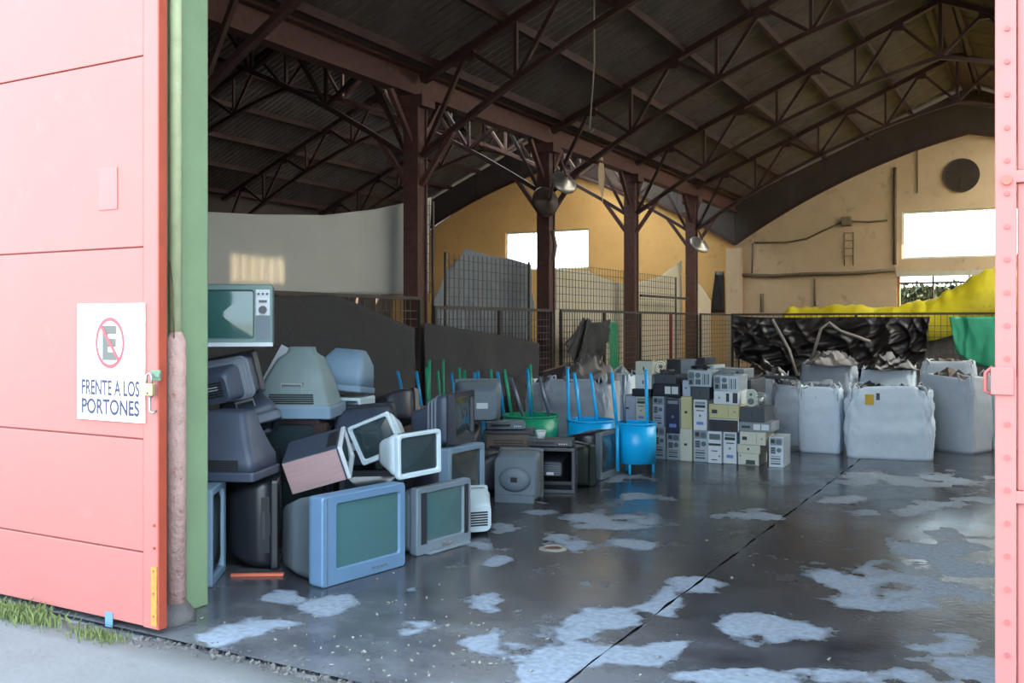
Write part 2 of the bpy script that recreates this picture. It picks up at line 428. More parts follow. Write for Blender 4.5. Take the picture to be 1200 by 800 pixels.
MB().box(x0, x1, YB + 0.04, YB + 0.10, z1 - 0.22, z1 - 0.17).build('rail', M_darkframe, h)
# window in the right wall with upright bars
dim_pane = glass_mat().copy(); dim_pane.name = 'dim_glass'; dim_pane.node_tree.nodes['Transparent BSDF'].inputs['Color'].default_value = (0.34, 0.31, 0.26, 1)  # pane tinted dark to tone down the sun patch it casts
h = holder('window_4', 'small barred window high in the side wall'); X = XR + 0.10
for k in range(1, 6): MB().box(X, X + 0.03, SW[0] + (SW[1] - SW[0]) * k / 6 - 0.012, SW[0] + (SW[1] - SW[0]) * k / 6 + 0.012, SW[2], SW[3]).build('bar', M_darkframe, h)
MB().box(X + 0.01, X + 0.016, SW[0], SW[1], SW[2], SW[3]).build('pane', dim_pane, h)

# ------------------------------------------------------------------ roof: corrugated sheets on purlins
ceiling = holder('ceiling', 'dark weathered sheet roof of two bays')
def corr_sheet(width, length):
    b = MB(); n = 12
    b.grid(lambda u, v: (u * length, v * width, 0.02 * (1 if int(round(v * n)) % 2 else -1) * (0.8)), 1, n, False)
    return b
SL = math.hypot(HALF, HALF * SLOPE); ANG = math.atan(SLOPE)
sheet_w = 1.0; rows = 3; seg = SL / rows + 0.08
proto = None; ny = int(math.ceil((YB + 0.5 - (YF0 - 0.3)) / sheet_w))
M_fillsky = bpy.data.materials.new('added_fill_skylight'); M_fillsky.use_nodes = True  # translucent sheets added on unseen slopes to brighten the interior
_N = M_fillsky.node_tree.nodes; _t = _N.new('ShaderNodeBsdfTranslucent'); _t.inputs['Color'].default_value = (0.88, 0.88, 0.84, 1)
M_fillsky.node_tree.links.new(_t.outputs[0], _N['Material Output'].inputs['Surface']); _N.remove(_N['Principled BSDF'])
_o = corr_sheet(sheet_w + 0.02, seg).build('added_skylight_sheet', M_fillsky); fillsky_mesh = _o.data; bpy.data.objects.remove(_o)
for e in (XL, XC):
    for side in (0, 1):
        for rr in range(rows):
            for j in range(ny):
                if proto is None:
                    proto = corr_sheet(sheet_w + 0.02, seg).build('roof_sheet', M_roof, ceiling, solid=0.008); o = proto
                else: o = child_copy(proto, 'roof_sheet', ceiling)
                d = rr * SL / rows
                if side == 1 and rr < 2 and (j > 7 if e == XC else j > 10) and j < 24: o.data = fillsky_mesh; o.name = 'added_skylight_sheet'  # added skylights replace sheets on the slopes out of view
                lift = 0.012 * rr
                if side == 0:
                    o.location = (e + d * math.cos(ANG), YF0 - 0.3 + j * sheet_w, VALLEY + d * math.sin(ANG) + lift + 0.02); o.rotation_euler = (0, -ANG, 0)
                else:
                    o.location = (e + 2 * HALF - d * math.cos(ANG), YF0 - 0.3 + (j + 1) * sheet_w + 0.02, VALLEY + d * math.sin(ANG) + lift + 0.02); o.rotation_euler = (0, -ANG, math.pi)
for e in (XL, XC):
    for side in (0, 1):
        for k in range(6):
            u = 0.35 + k * 1.08; X = e + u if side == 0 else e + 2 * HALF - u
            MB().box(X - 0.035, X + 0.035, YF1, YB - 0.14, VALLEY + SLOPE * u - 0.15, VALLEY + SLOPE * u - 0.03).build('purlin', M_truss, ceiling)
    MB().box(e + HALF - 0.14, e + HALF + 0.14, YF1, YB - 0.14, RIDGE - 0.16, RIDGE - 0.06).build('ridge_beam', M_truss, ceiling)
    MB().box(e + HALF - 0.3, e + HALF + 0.3, YF0 - 0.3, YB + 0.5, RIDGE + 0.05, RIDGE + 0.09).build('ridge_cap', M_roof, ceiling)
# valley gutter beam on the column row
b = MB().box(XC - 0.10, XC + 0.10, YF1, YB - 0.14, 4.78, 4.82).box(XC - 0.14, XC + 0.14, YF1, YB - 0.14, 5.10, 5.14).box(XC - 0.03, XC + 0.03, YF1, YB - 0.14, 4.82, 5.10)
b.build('valley_beam', M_rust, ceiling)
MB().box(XC - 0.35, XC + 0.35, YF0 - 0.2, YB + 0.4, 5.15, 5.19).build('gutter', M_roof, ceiling)

# ------------------------------------------------------------------ trusses and columns
ORD = ['first', 'second', 'third', 'fourth', 'fifth']
def truss(e, Y, lab):
    t = thing('roof_truss', lab, 'roof truss', (e, Y, 0), group='arched lattice roof trusses')
    tz = lambda u: VALLEY + SLOPE * min(u, 2 * HALF - u) - 0.17
    for s in (0, 1):
        fl = (lambda u: u) if s == 0 else (lambda u: 2 * HALF - u)
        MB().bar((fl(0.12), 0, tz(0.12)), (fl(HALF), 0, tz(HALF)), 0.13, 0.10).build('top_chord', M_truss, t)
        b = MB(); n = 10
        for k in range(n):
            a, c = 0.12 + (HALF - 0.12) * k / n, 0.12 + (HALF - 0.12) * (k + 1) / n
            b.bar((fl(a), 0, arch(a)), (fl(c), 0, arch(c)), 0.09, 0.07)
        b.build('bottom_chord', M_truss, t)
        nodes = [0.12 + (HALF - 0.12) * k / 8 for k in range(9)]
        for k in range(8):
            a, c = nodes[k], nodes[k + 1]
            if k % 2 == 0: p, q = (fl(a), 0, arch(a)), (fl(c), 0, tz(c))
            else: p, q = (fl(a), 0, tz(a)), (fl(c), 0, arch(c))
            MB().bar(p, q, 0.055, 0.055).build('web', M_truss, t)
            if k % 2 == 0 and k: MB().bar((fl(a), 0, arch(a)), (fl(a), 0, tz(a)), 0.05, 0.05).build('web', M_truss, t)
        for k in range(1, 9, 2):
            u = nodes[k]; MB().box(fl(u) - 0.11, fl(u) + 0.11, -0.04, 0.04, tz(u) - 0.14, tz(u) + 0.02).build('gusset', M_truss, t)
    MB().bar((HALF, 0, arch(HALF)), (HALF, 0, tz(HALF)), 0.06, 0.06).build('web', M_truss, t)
for i, Y in enumerate(TRUSS_Y):
    truss(XC, Y, '%s brown lattice roof truss from the gate, over the right bay' % ORD[i])
    truss(XL, Y, '%s brown lattice roof truss from the gate, over the left bay' % ORD[i])
def column(Y, lab):
    t = thing('steel_column', lab, 'column', (XC, Y, 0), group='steel columns in the valley row')
    w, fl = 0.24, 0.025
    MB().box(-w / 2, w / 2, -w / 2, -w / 2 + fl, 0.02, 4.78).box(-w / 2, w / 2, w / 2 - fl, w / 2, 0.02, 4.78).box(-0.015, 0.015, -w / 2 + fl, w / 2 - fl, 0.02, 4.78).box(w / 2 - 0.05, w / 2 - 0.03, -w / 2 + fl, w / 2 - fl, 0.02, 4.78).build('shaft', M_rust, t)
    MB().box(-0.2, 0.2, -0.2, 0.2, 0.0, 0.02).build('base_plate', M_rust, t)
    MB().box(-0.22, 0.22, -0.16, 0.16, 4.62, 4.775).build('cap_plate', M_rust, t)
    for sx, sy in ((1, 0), (-1, 0), (0, 1), (0, -1)):
        if sx: MB().bar((sx * 0.1, 0, 3.55), (sx * 0.62, 0, arch(0.62) - 0.02), 0.07, 0.07).build('knee_brace', M_rust, t)
        else: MB().bar((0, sy * 0.1, 4.15), (0, sy * 0.6, 4.77), 0.07, 0.07, (1, 0, 0)).build('knee_brace', M_rust, t)
for i, Y in enumerate(TRUSS_Y):
    if i: column(Y, '%s brown steel column from the gate in the middle row' % ['', 'nearest', 'second nearest', 'third nearest', 'farthest'][i])
struct(MB().box(XC - 0.2, XC + 0.2, YB - 0.3, YB - 0.001, 0, 3.75).build('trim_3', M_beige), 'beige pier between the two back walls')

# ------------------------------------------------------------------ the gate
M_pink = mat('faded_red_gate_paint', (162, 94, 88), 0.55, 0, 0.03, 2.5, 0.05, 6, wear=(166, 99, 93), wear_amt=0.4)
M_pink2 = mat('faded_red_gate_paint_pale', (162, 98, 94), 0.55, 0, 0.05, 2.5)
M_orange = mat('orange_red_edge_paint', (150, 64, 46), 0.55, 0, 0.12, 8, wear=(196, 128, 52), wear_amt=0.3)
M_green = mat('chalky_green_paint', (114, 136, 104), 0.7, 0, 0.08, 3, 0.1, 20, wear=(98, 120, 90), wear_amt=0.36)
M_peel = mat('peeling_pink_pipe', (176, 144, 136), 0.85, 0, 0.18, 12, 0.5, 40, wear=(150, 104, 92), wear_amt=0.42)
M_white = mat('white_enamel', (246, 246, 248), 0.45, 0, 0.02)
M_steel = mat('worn_steel', (150, 150, 148), 0.4, 0.8, 0.2, 20)
M_brass = mat('brass_lock_body', (176, 160, 120), 0.4, 0.6, 0.15, 20)
M_navy = mat('navy_lettering', (30, 32, 74), 0.5, 0, 0.03)
M_greyletter = mat('grey_letter', (82, 82, 78), 0.5, 0, 0.05)
M_redring = mat('faded_red_ring', (168, 62, 70), 0.5, 0, 0.05)

YD = 3.50                     # plane of the gate leaves' outer face
def seam_z(y): return on_Y(100, y, YD).z
gate = thing('gate_leaf', 'faded pink-red sheet metal gate leaf with no-parking sign, pushed open left', 'gate', (0, 0, 0))
gx1 = on_Y(186, 600, YD).x; gx0 = gx1 - 3.2
zs = [0.03, seam_z(636), seam_z(509), seam_z(293), seam_z(78), seam_z(78) + 1.02, 5.0]
strip = 0.125
for i, (a, c) in enumerate(zip(zs, zs[1:])):
    MB().box(gx0, gx1 - strip, YD + 0.006, YD + 0.05, a + 0.004, c - 0.004).build('panel', M_pink, gate, bevel=0.004)
    MB().box(gx0, gx1 - 0.03, YD + 0.02, YD + 0.05, c - 0.004, c + 0.004).build('seam', mat('seam_shadow_paint', (136, 66, 62), 0.6), gate)
MB().box(gx1 - strip + 0.003, gx1 - 0.012, YD + 0.003, YD + 0.05, 0.03, 5.0).build('edge_strip', M_pink, gate, bevel=0.004)
MB().box(gx1 - 0.012, gx1, YD, YD + 0.055, 0.03, 5.0).build('edge_plate', M_orange, gate, bevel=0.003)
MB().box(gx1 - 0.055, gx1 - 0.0125, YD - 0.004, YD + 0.003, 0.05, 0.36).build('repair_plate', mat('yellow_orange_primer', (176, 122, 50), 0.7, 0, 0.3, 30, wear=(190, 96, 76), wear_amt=0.4), gate)
c = on_Y(126, 221, YD)
MB().box(c.x - 0.075, c.x + 0.075, YD + 0.001, YD + 0.006, c.z - 0.115, c.z + 0.115).build('patch_plate', M_pink2, gate, bevel=0.002)
c = on_Y(127, 727, YD)
MB().box(c.x - 0.03, c.x + 0.03, YD + 0.002, YD + 0.006, c.z - 0.035, c.z + 0.045).build('blue_paint_mark', mat('pale_blue_paint', (86, 124, 168), 0.7), gate)
for z in [0.1 + 0.12 * k for k in range(5)]:
    MB().disc((gx1 - 0.035, YD - 0.006, z), 0.007, 'y', 10, 0.01).build('rivet', M_orange, gate)

# no-parking sign
def text_part(txt, cx, z0, z1, w, y, m, parent, name, bold=0.02):
    cu = bpy.data.curves.new(name, 'FONT'); cu.body = txt; cu.align_x = 'CENTER'; cu.offset = bold; cu.extrude = 0.0; cu.size = 1
    o = bpy.data.objects.new(name, cu); col.objects.link(o)
    dg = bpy.context.evaluated_depsgraph_get(); me = bpy.data.meshes.new_from_object(o.evaluated_get(dg))
    bpy.data.objects.remove(o)
    xs = [v.co.x for v in me.vertices]; ys = [v.co.y for v in me.vertices]
    for v in me.vertices:
        u = (v.co.x - min(xs)) / (max(xs) - min(xs)); t = (v.co.y - min(ys)) / (max(ys) - min(ys))
        v.co = (cx - w / 2 + u * w, y, z0 + t * (z1 - z0))
    me.materials.append(m)
    o = bpy.data.objects.new(name, me); col.objects.link(o); o.parent = parent
    return o
YS = YD - 0.002
s0 = on_Y(91.5, 490, YS); s1 = on_Y(170, 355, YS); scx = (s0.x + s1.x) / 2; sw = s1.x - s0.x
sign = thing('parking_sign', 'white sign on the pink gate reading FRENTE A LOS PORTONES with crossed-out E', 'sign', (0, 0, 0))
MB().box(s0.x, s1.x, YS - 0.004, YS + 0.002, s0.z, s1.z).build('plate', M_white, sign)
yT = YS - 0.0055
z = lambda y: on_Y(131, y, YS).z
text_part('FRENTE A LOS', scx, z(463.5), z(445), sw * 0.86, yT, M_navy, sign, 'lettering', 0.022)
text_part('PORTONES', scx, z(486), z(467.5), sw * 0.86, yT, M_navy, sign, 'lettering', 0.026)
text_part('E', scx - 0.004, z(422), z(381.5), 0.115, yT, M_greyletter, sign, 'letter', 0.05)
R0, R1, cz = 0.118, 0.100, z(401.5); rz = (z(371) - z(431)) / 2 / 0.118
b = MB(); n = 48
b.add([(scx + R * math.cos(2 * math.pi * k / n), yT - 0.001, cz + rz * R * math.sin(2 * math.pi * k / n)) for R in (R0, R1) for k in range(n)],
      [(k, (k + 1) % n, n + (k + 1) % n, n + k) for k in range(n)])
b.build('ring', M_redring, sign)
a = math.radians(48); d = Vector((math.cos(a), 0, -math.sin(a) * rz)) * 0.105; w = Vector((math.sin(a), 0, math.cos(a))) * 0.010; c = Vector((scx, yT - 0.0015, cz))
MB().add([c - d - w, c + d - w, c + d + w, c - d + w], [(0, 1, 2, 3)]).build('slash', M_redring, sign)

# padlock and hasp
c = on_Y(184, 450, YD)
hasp = MB().box(gx1 - 0.05, gx1 + 0.02, YD - 0.008, YD + 0.0, c.z + 0.02, c.z + 0.075).box(gx1 - 0.035, gx1 + 0.03, YD - 0.022, YD - 0.008, c.z + 0.04, c.z + 0.06)
hasp.build('hasp', mat('green_grey_hasp', (104, 128, 108), 0.6, 0.3, 0.2), gate)
MB().tube([(gx1 - 0.032, YD - 0.01, c.z - 0.06), (gx1 - 0.032, YD - 0.03, c.z - 0.07), (gx1 - 0.032, YD - 0.03, c.z - 0.14), (gx1 - 0.012, YD - 0.03, c.z - 0.15), (gx1 - 0.008, YD - 0.01, c.z - 0.14)], 0.007, 8).build('latch_hook', M_steel, gate)
lock = thing('padlock', 'brass padlock hanging from the hasp on the pink gate', 'padlock', (gx1 - 0.032, YD - 0.035, c.z))
MB().box(-0.034, 0.034, -0.012, 0.012, -0.06, 0.005).build('body', M_brass, lock, bevel=0.005)
MB().tube([(-0.02, 0, 0.0)] + [(0.02 * math.cos(t), 0, 0.035 + 0.022 * math.sin(t)) for t in [math.pi - k * math.pi / 8 for k in range(9)]] + [(0.02, 0, 0.0)], 0.0055, 8).build('shackle', M_steel, lock)
MB().disc((0, -0.014, -0.045), 0.006, 'y', 10, 0.003).build('keyhole', M_black, lock)

# green gate post and the peeling pipe in front of it
px = on_Y(243, 500, 4.02).x
struct(MB().box(px - 0.5, px, 3.66, 4.03, 0.0, 5.0).build('trim_4', M_green, bevel=0.012), 'green painted gate post')
pp = thing('guard_pipe', 'peeling pinkish pipe standing against the green gate post', 'pipe', (px + 0.062, 3.735, 0))
MB().tube([(0, 0, 0), (0, 0, 1.55), (0, 0, 1.6)], [0.055, 0.053, 0.03], 14).build('pipe', M_peel, pp)
MB().tube([(0.0, 0.0, -0.02), (0, 0, 0.05), (0, 0, 0.10)], [0.12, 0.10, 0.06], 12).build('footing', M_rubble, pp)
MB().tube([(0.02, -0.03, 1.5), (0.035, -0.05, 1.72), (0.03, -0.05, 1.86), (-0.02, -0.03, 1.99), (-0.03, -0.02, 1.7)], 0.004, 6).build('wire', M_pipe, pp)
MB().tube([(-0.01, 0.005, 1.58), (-0.01, 0.005, 5.0)], 0.034, 12).build('upper_pipe', mat('pale_green_pipe', (168, 178, 140), 0.7, 0, 0.15, 8), pp)

# right gate leaf
rg = thing('gate_leaf', 'faded pink-red riveted gate leaf at the right edge of the opening', 'gate', (0, 0, 0))
rx0 = on_Y(1166, 400, YD).x; rx1 = rx0 + 2.6
MB().box(rx0, rx0 + 0.062, YD - 0.006, YD + 0.05, 0.03, 5.0).build('edge_strip', M_pink2, rg, bevel=0.004)
MB().box(rx0 + 0.001, rx0 + 0.012, YD + 0.05, YD + 0.10, 0.03, 5.0).build('edge_plate', M_pink2, rg)
rz = [0.03, on_Y(1185, 582, YD).z, on_Y(1185, 207, YD).z, 3.2, 5.0]
for a, c in zip(rz, rz[1:]):
    MB().box(rx0 + 0.064, rx1, YD + 0.012, YD + 0.05, a + 0.02, c - 0.02).build('panel', M_pink2, rg, bevel=0.004)
    MB().box(rx0 + 0.050, rx1, YD - 0.004, YD + 0.05, c - 0.02, c + 0.02).build('rail', M_pink2, rg, bevel=0.003)
k = 0; zz = 0.25
while zz < 4.9:
    MB().disc((rx0 + 0.036, YD - 0.012, zz), 0.008, 'y', 10, 0.008).build('rivet', mat('dull_red_rivet', (150, 80, 78), 0.5), rg); zz += 0.107
c = on_Y(1172, 212, YD)
MB().disc((c.x + 0.02, YD - 0.02, c.z), 0.016, 'y', 12, 0.02).build('bolt', mat('red_bolt', (214, 84, 70), 0.5), rg)
lz = on_Y(1166, 455, YD).z
MB().box(rx0 - 0.012, rx0 + 0.055, YD - 0.016, YD - 0.006, lz - 0.02, lz + 0.07).build('latch_plate', M_pink2, rg, bevel=0.003)
MB().tube([(rx0 - 0.006, YD + 0.02, lz + 0.07), (rx0 - 0.028, YD + 0.02, lz + 0.05), (rx0 - 0.03, YD + 0.02, lz - 0.01), (rx0 - 0.004, YD + 0.02, lz - 0.02)], 0.007, 8).build('pull_loop', mat('dull_red_rivet', (150, 80, 78)), rg)

# grass tufts along the left leaf
M_grass = mat('dry_green_grass', (100, 112, 64), 0.8, 0, 0.3, 20)
r = random.Random(11)
def tuft(cx, cy, n, spread, hgt):
    b = MB()
    for i in range(n):
        X = cx + r.gauss(0, spread); Y = cy + r.gauss(0, 0.04); h = hgt * r.uniform(0.4, 1.2); a = r.uniform(0, 6.28); l = r.uniform(0.2, 0.9) * h
        dx, dy = math.cos(a), math.sin(a); w = 0.004
        b.add([(X - dy * w, Y + dx * w, -0.03), (X + dy * w, Y - dx * w, -0.03), (X + dx * l * 0.4 + dy * w * 0.7, Y + dy * l * 0.4 - dx * w * 0.7, h * 0.6), (X + dx * l, Y + dy * l, h)], [(0, 1, 2), (0, 2, 3)])
    return b
for i, (x, y, n, sp, hh, lab) in enumerate([(25, 722, 560, 0.15, 0.06, 'tuft of grass under the gate at the left edge'), (118, 742, 220, 0.10, 0.03, 'low grass tuft under the gate sign')]):
    p = on_floor(x, y)
    tag(tuft(p.x, min(p.y, 3.36), n, sp, hh).build('grass_tuft', M_grass, fix=False), lab, 'grass', kind='stuff')

# ------------------------------------------------------------------ cage fences, netting, sheets
M_fence = mat('dark_fence_steel', (70, 62, 58), 0.6, 0.4, 0.2, 6)
M_wire = mat('fence_wire', (92, 86, 80), 0.6, 0.4, 0.15, 10)
M_redpost = mat('red_fence_post', (140, 62, 56), 0.6, 0.2, 0.2, 8)
def fence(name, p0, p1, h, lab, posts=2, wire=0.010, cell=0.11, midpost=None, z0=0.05):
    p0 = Vector((*p0, 0)); p1 = Vector((*p1, 0)); d = (p1 - p0); Ln = d.length; d.normalize()
    t = thing(name, lab, 'fence', p0, (0, 0, math.atan2(d.y, d.x)))
    for k in range(posts):
        x = 0.025 + (Ln - 0.05) * k / (posts - 1)
        MB().box(x - 0.025, x + 0.025, -0.025, 0.025, 0, h).build('post', M_redpost if midpost == k else M_fence, t)
    MB().box(0, Ln, -0.02, 0.02, h, h + 0.045).build('top_rail', M_fence, t)
    b = MB(); n = int(Ln / cell)
    for k in range(1, n):
        b.bar((k * cell, 0.03, z0), (k * cell, 0.03, h), wire, wire)
    for k in range(int((h - z0) / cell)):
        b.bar((0, 0.04, z0 + k * cell), (Ln, 0.04, z0 + k * cell), wire, wire)
    b.build('wire_mesh', M_wire, t)
    return t
FX = XC + 0.20
fence('cage_fence', (FX, 5.2), (FX, 10.8), 1.96, 'wire mesh cage fence behind the televisions, left of the nearest column', 3)
fence('cage_fence', (FX, 11.12), (FX, 14.80), 1.84, 'wire mesh cage fence between the nearest and second columns', 3)
fence('cage_fence', (FX, 15.12), (FX, 22.80), 1.84, 'long wire mesh cage fence between the second and farthest columns', 5, midpost=3)
fence('cage_fence', (FX, 23.0), (FX, 26.5), 1.84, 'far wire mesh cage fence between the farthest column and back wall', 2)
FYc = 20.0
fa = on_Y(857, 369, FYc); 
fence('cage_fence', (fa.x, FYc), (XR - 0.1, FYc), 1.80, 'wire mesh cage fence across the right bay behind the bulk bags', 5)
# taller mesh carrying the sheets
def upper_mesh(y0, y1, z0, z1, X, lab):
    t = thing('upper_mesh', lab, 'mesh panel', (X, y0, 0)); b = MB(); n = int((y1 - y0) / 0.14)
    for k in range(n + 1): b.bar((0, k * 0.14, z0), (0, k * 0.14, z1), 0.009, 0.009)
    for k in range(int((z1 - z0) / 0.14) + 1): b.bar((0.01, 0, z0 + k * 0.14), (0.01, y1 - y0, z0 + k * 0.14), 0.009, 0.009)
    b.build('wire_mesh', M_wire, t)
    MB().bar((0.02, 0, 0), (0.02, 0, z1), 0.03, 0.03).build('stake', M_fence, t); MB().bar((0.02, y1 - y0, 0), (0.02, y1 - y0, z1), 0.03, 0.03).build('stake', M_fence, t)
upper_mesh(11.14, 11.62, 1.95, 3.42, XC - 0.17, 'narrow tall mesh strip at the white sheet edge behind the nearest column')
upper_mesh(11.95, 14.6, 1.90, 2.7, XC - 0.17, 'mesh panel above the fence in front of the grey tarp')
upper_mesh(15.14, 22.2, 1.90, 2.75, XC - 0.17, 'mesh panel above the fence in front of the scalloped white sheet')

def hang(name, top, bot, plane, m, lab, cat, nu=60, nv=24, rip=0.03, freq=14, axis='X', solid=0.004, sag=0.0, seed=0, folds=0.0, ridge=False):
    """a hung sheet between two edges given as picture points on a plane X=const or Y=const, with folds"""
    conv = (lambda x, y: on_X(x, y, plane)) if axis == 'X' else (lambda x, y: on_Y(x, y, plane))
    T = [conv(*p) for p in top]; B = [conv(*p) for p in bot]
    def poly(P, u):
        t = u * (len(P) - 1); i = min(int(t), len(P) - 2); f = t - i; return P[i].lerp(P[i + 1], f)
    nrm = Vector((1, 0, 0)) if axis == 'X' else Vector((0, -1, 0))
    def fn(u, v):
        p = poly(T, u).lerp(poly(B, u), v)
        off = rip * noise2(u * freq, v * 1.7, seed) + rip * 0.5 * noise2(u * freq * 2.3 + v * 3, v * 4, seed + 2) + sag * math.sin(math.pi * v) * math.sin(math.pi * u)
        if folds and ridge:
            rg = lambda a: (1 - abs(math.sin(a))) ** 2
            w1 = 1.6 * noise2(u * 6, v * 3, seed)
            off += folds * min(1, 0.08 + 2.5 * v) * (rg(u * freq + v * 5 + w1) + 0.7 * rg(u * freq * 1.7 - v * 8 + 1.3 * w1) + 0.45 * rg(u * freq * 0.6 + v * 13 - w1))
        elif folds:
            off += folds * (abs(math.sin(u * freq * 1.3 + 2.2 * noise2(u * 5, v * 4, seed))) * (0.3 + v) + 0.25 * noise2(u * 22 + v * 9, v * 9, seed))
        return p + nrm * off
    return tag(MB().grid(fn, nu, nv).build(name, m, solid=solid, fix=False), lab, cat)
M_rag = mat('matte_black_plastic', (30, 27, 28), .7, 0, .2, 4)
M_sheet = cloth_mat('offwhite_sheet', (200, 198, 190), 0.25, 0.8, 0.05, 2, 0.1, 6)
M_net = cloth_mat('black_shade_net', (64, 62, 64), 0.12, 0.9, 0.2, 30, 0.1, 60)
M_greytarp = cloth_mat('grey_tarp', (128, 132, 140), 0.2, 0.6, 0.12, 4, 0.3, 10)
M_whitenet = cloth_mat('sheer_white_sheet', (238, 228, 208), 0.5, 0.85, 0.08, 3, 0.2, 10)
hang('hung_sheet', [(200, 246), (300, 251), (380, 252), (440, 245), (505, 231)], [(200, 344), (300, 344), (400, 344), (460, 345), (503, 344)], XC - 0.30, M_sheet, 'large plain off-white sheet hung high behind the nearest column', 'sheet', rip=0.02, freq=9)
hang('shade_net', [(200, 352), (300, 348), (390, 345), (430, 360), (486, 385)], [(200, 570), (300, 548), (390, 533), (430, 526), (486, 512)], FX + 0.07, M_net, 'black shade net on the fence behind the television pile', 'netting', rip=0.015, freq=12)
hang('shade_net', [(497, 378), (540, 385), (580, 391), (632, 402)], [(497, 508), (540, 500), (580, 494), (632, 485)], FX + 0.07, M_net, 'black shade net on the fence between the two nearest columns', 'netting', rip=0.015, freq=9)
hang('grey_tarp', [(507, 352), (522, 322), (544, 291), (570, 298), (600, 304), (622, 310)], [(508, 440), (530, 440), (550, 440), (575, 440), (600, 440), (619, 440)], XC - 0.55, M_greytarp, 'blue-grey tarp draped over a tall load behind the fence', 'tarp', rip=0.05, freq=11, folds=0.07, ridge=True)
hang('scalloped_sheet', [(646, 315), (690, 317), (705, 325), (725, 331), (750, 330), (775, 323), (799, 304)], [(646, 440), (690, 438), (705, 436), (725, 434), (750, 430), (775, 428), (799, 427)], XC - 0.32, M_whitenet, 'sheer white sheet hung in a scallop between the middle columns', 'sheet', rip=0.03, freq=12)
hang('scalloped_sheet', [(803, 322), (812, 325), (822, 336), (833, 352)], [(803, 425), (812, 424), (822, 424), (833, 424)], XC - 0.32, M_whitenet, 'short end of sheer white sheet beyond the farthest column', 'sheet', rip=0.02, freq=6)
hang('black_rag', [(687, 372), (694, 378), (704, 377), (716, 374)], [(672, 428), (684, 428), (700, 432), (706, 410)], FX + 0.16, M_rag, 'torn black plastic rag hung on the mesh fence beside the second column', 'rag', nu=26, nv=26, rip=0.05, freq=7, folds=0.05)
hang('black_rag', [(683, 372), (686, 374), (690, 380)], [(661, 402), (666, 418), (674, 434)], FX + 0.14, M_rag, 'narrow pointed black plastic rag hung nearest the second column', 'rag', nu=14, nv=22, rip=0.04, freq=6, folds=0.04)
hang('green_strip', [(712, 378), (722, 376)], [(713, 436), (727, 436)], FX + 0.05, mat('bright_green_tarp', (34, 120, 84), 0.5), 'green tarp strip hanging on the mesh fence', 'tarp', nu=8, nv=20, rip=0.03, freq=4)
hang('black_film', [(858, 370), (900, 372), (940, 372), (985, 371), (1030, 371), (1062, 371), (1090, 371)], [(862, 418), (885, 428), (920, 440), (960, 440), (1010, 442), (1060, 436), (1084, 420)], FYc - 0.05, M_black, 'crumpled shiny black plastic film hung on the fence behind the bulk bags', 'plastic film', nu=150, nv=60, rip=0.03, freq=17, axis='Y', folds=0.16, seed=4, ridge=True)
hang('green_film', [(1112, 371), (1135, 371), (1172, 371)], [(1120, 412), (1136, 424), (1172, 436)], FYc - 0.05, mat('green_plastic_film', (42, 150, 112), 0.4), 'bright green plastic sheet hung on the fence at the right', 'plastic film', nu=20, nv=16, rip=0.03, freq=8, axis='Y')
for (pts, lab) in (([(948, 432), (962, 385), (972, 378), (985, 388), (1000, 393), (1020, 400)], 'pale twisted plastic strap strung across the black film'), ([(905, 374), (925, 410), (934, 440)], 'short pale strap hanging on the left of the black film')):
    P = [on_Y(x, y, FYc - 0.30) for x, y in pts]
    tag(MB().tube(P, 0.032, 6).build('plastic_strap', mat('dirty_pale_plastic', (150, 140, 134), 0.6, 0, 0.2, 6)), lab, 'strap')
# dark panel put in for the dark gap beside the pier
hang('dark_gap_panel', [(838, 318), (848, 318)], [(833, 366), (849, 366)], YB - 0.04, M_black, 'dark panel standing in for the dark gap beside the beige pier', 'plastic film', nu=6, nv=10, rip=0.02, freq=3, axis='Y')

# ------------------------------------------------------------------ yellow heap behind the right fence
M_yellow = mat('yellow_tarp', (198, 178, 30), 0.55, 0, 0.18, 2.5, 0.3, 10, wear=(150, 140, 40), wear_amt=0.38)
def heap_z(u):
    t = min(1, max(0, (u - 0.33) / 0.22)); t = t * t * (3 - 2 * t)
    return min(1, u / 0.07) ** 0.6 * (1.98 + 0.04 * math.sin(u * 40)) + 0.75 * t
def heap(u, v, k=1.0, low=0.0):
    X = -5.5 + 8.9 * u; Y = 20.75 + 4.2 * v
    edge = min(1, min(v, 1 - v) / 0.14)
    return (X, Y, max(low, heap_z(u) * (0.60 + 0.40 * edge ** 0.4) * k + (0.05 * noise2(u * 60, v * 9, 1) + 0.04 * noise2(u * 130, v * 25, 5)) * edge))
th = thing('tarp_heap', 'long heap under a crumpled yellow tarp behind the right fence', 'tarp heap')
MB().grid(lambda u, v: heap(u, v), 150, 36).build('tarp', M_yellow, th, solid=0.01, fix=False)
def load(u, v):
    X, Y, z = heap(u, v, 0.93)
    return (X, Y, 0.0 if (v in (0, 1) or u in (0, 1)) else max(0, z - 0.06))
MB().grid(load, 60, 24).build('load', mat('grimy_scrap_load', (96, 88, 82), 0.9, 0, 0.35, 4, 0.6, 8), th, fix=False)

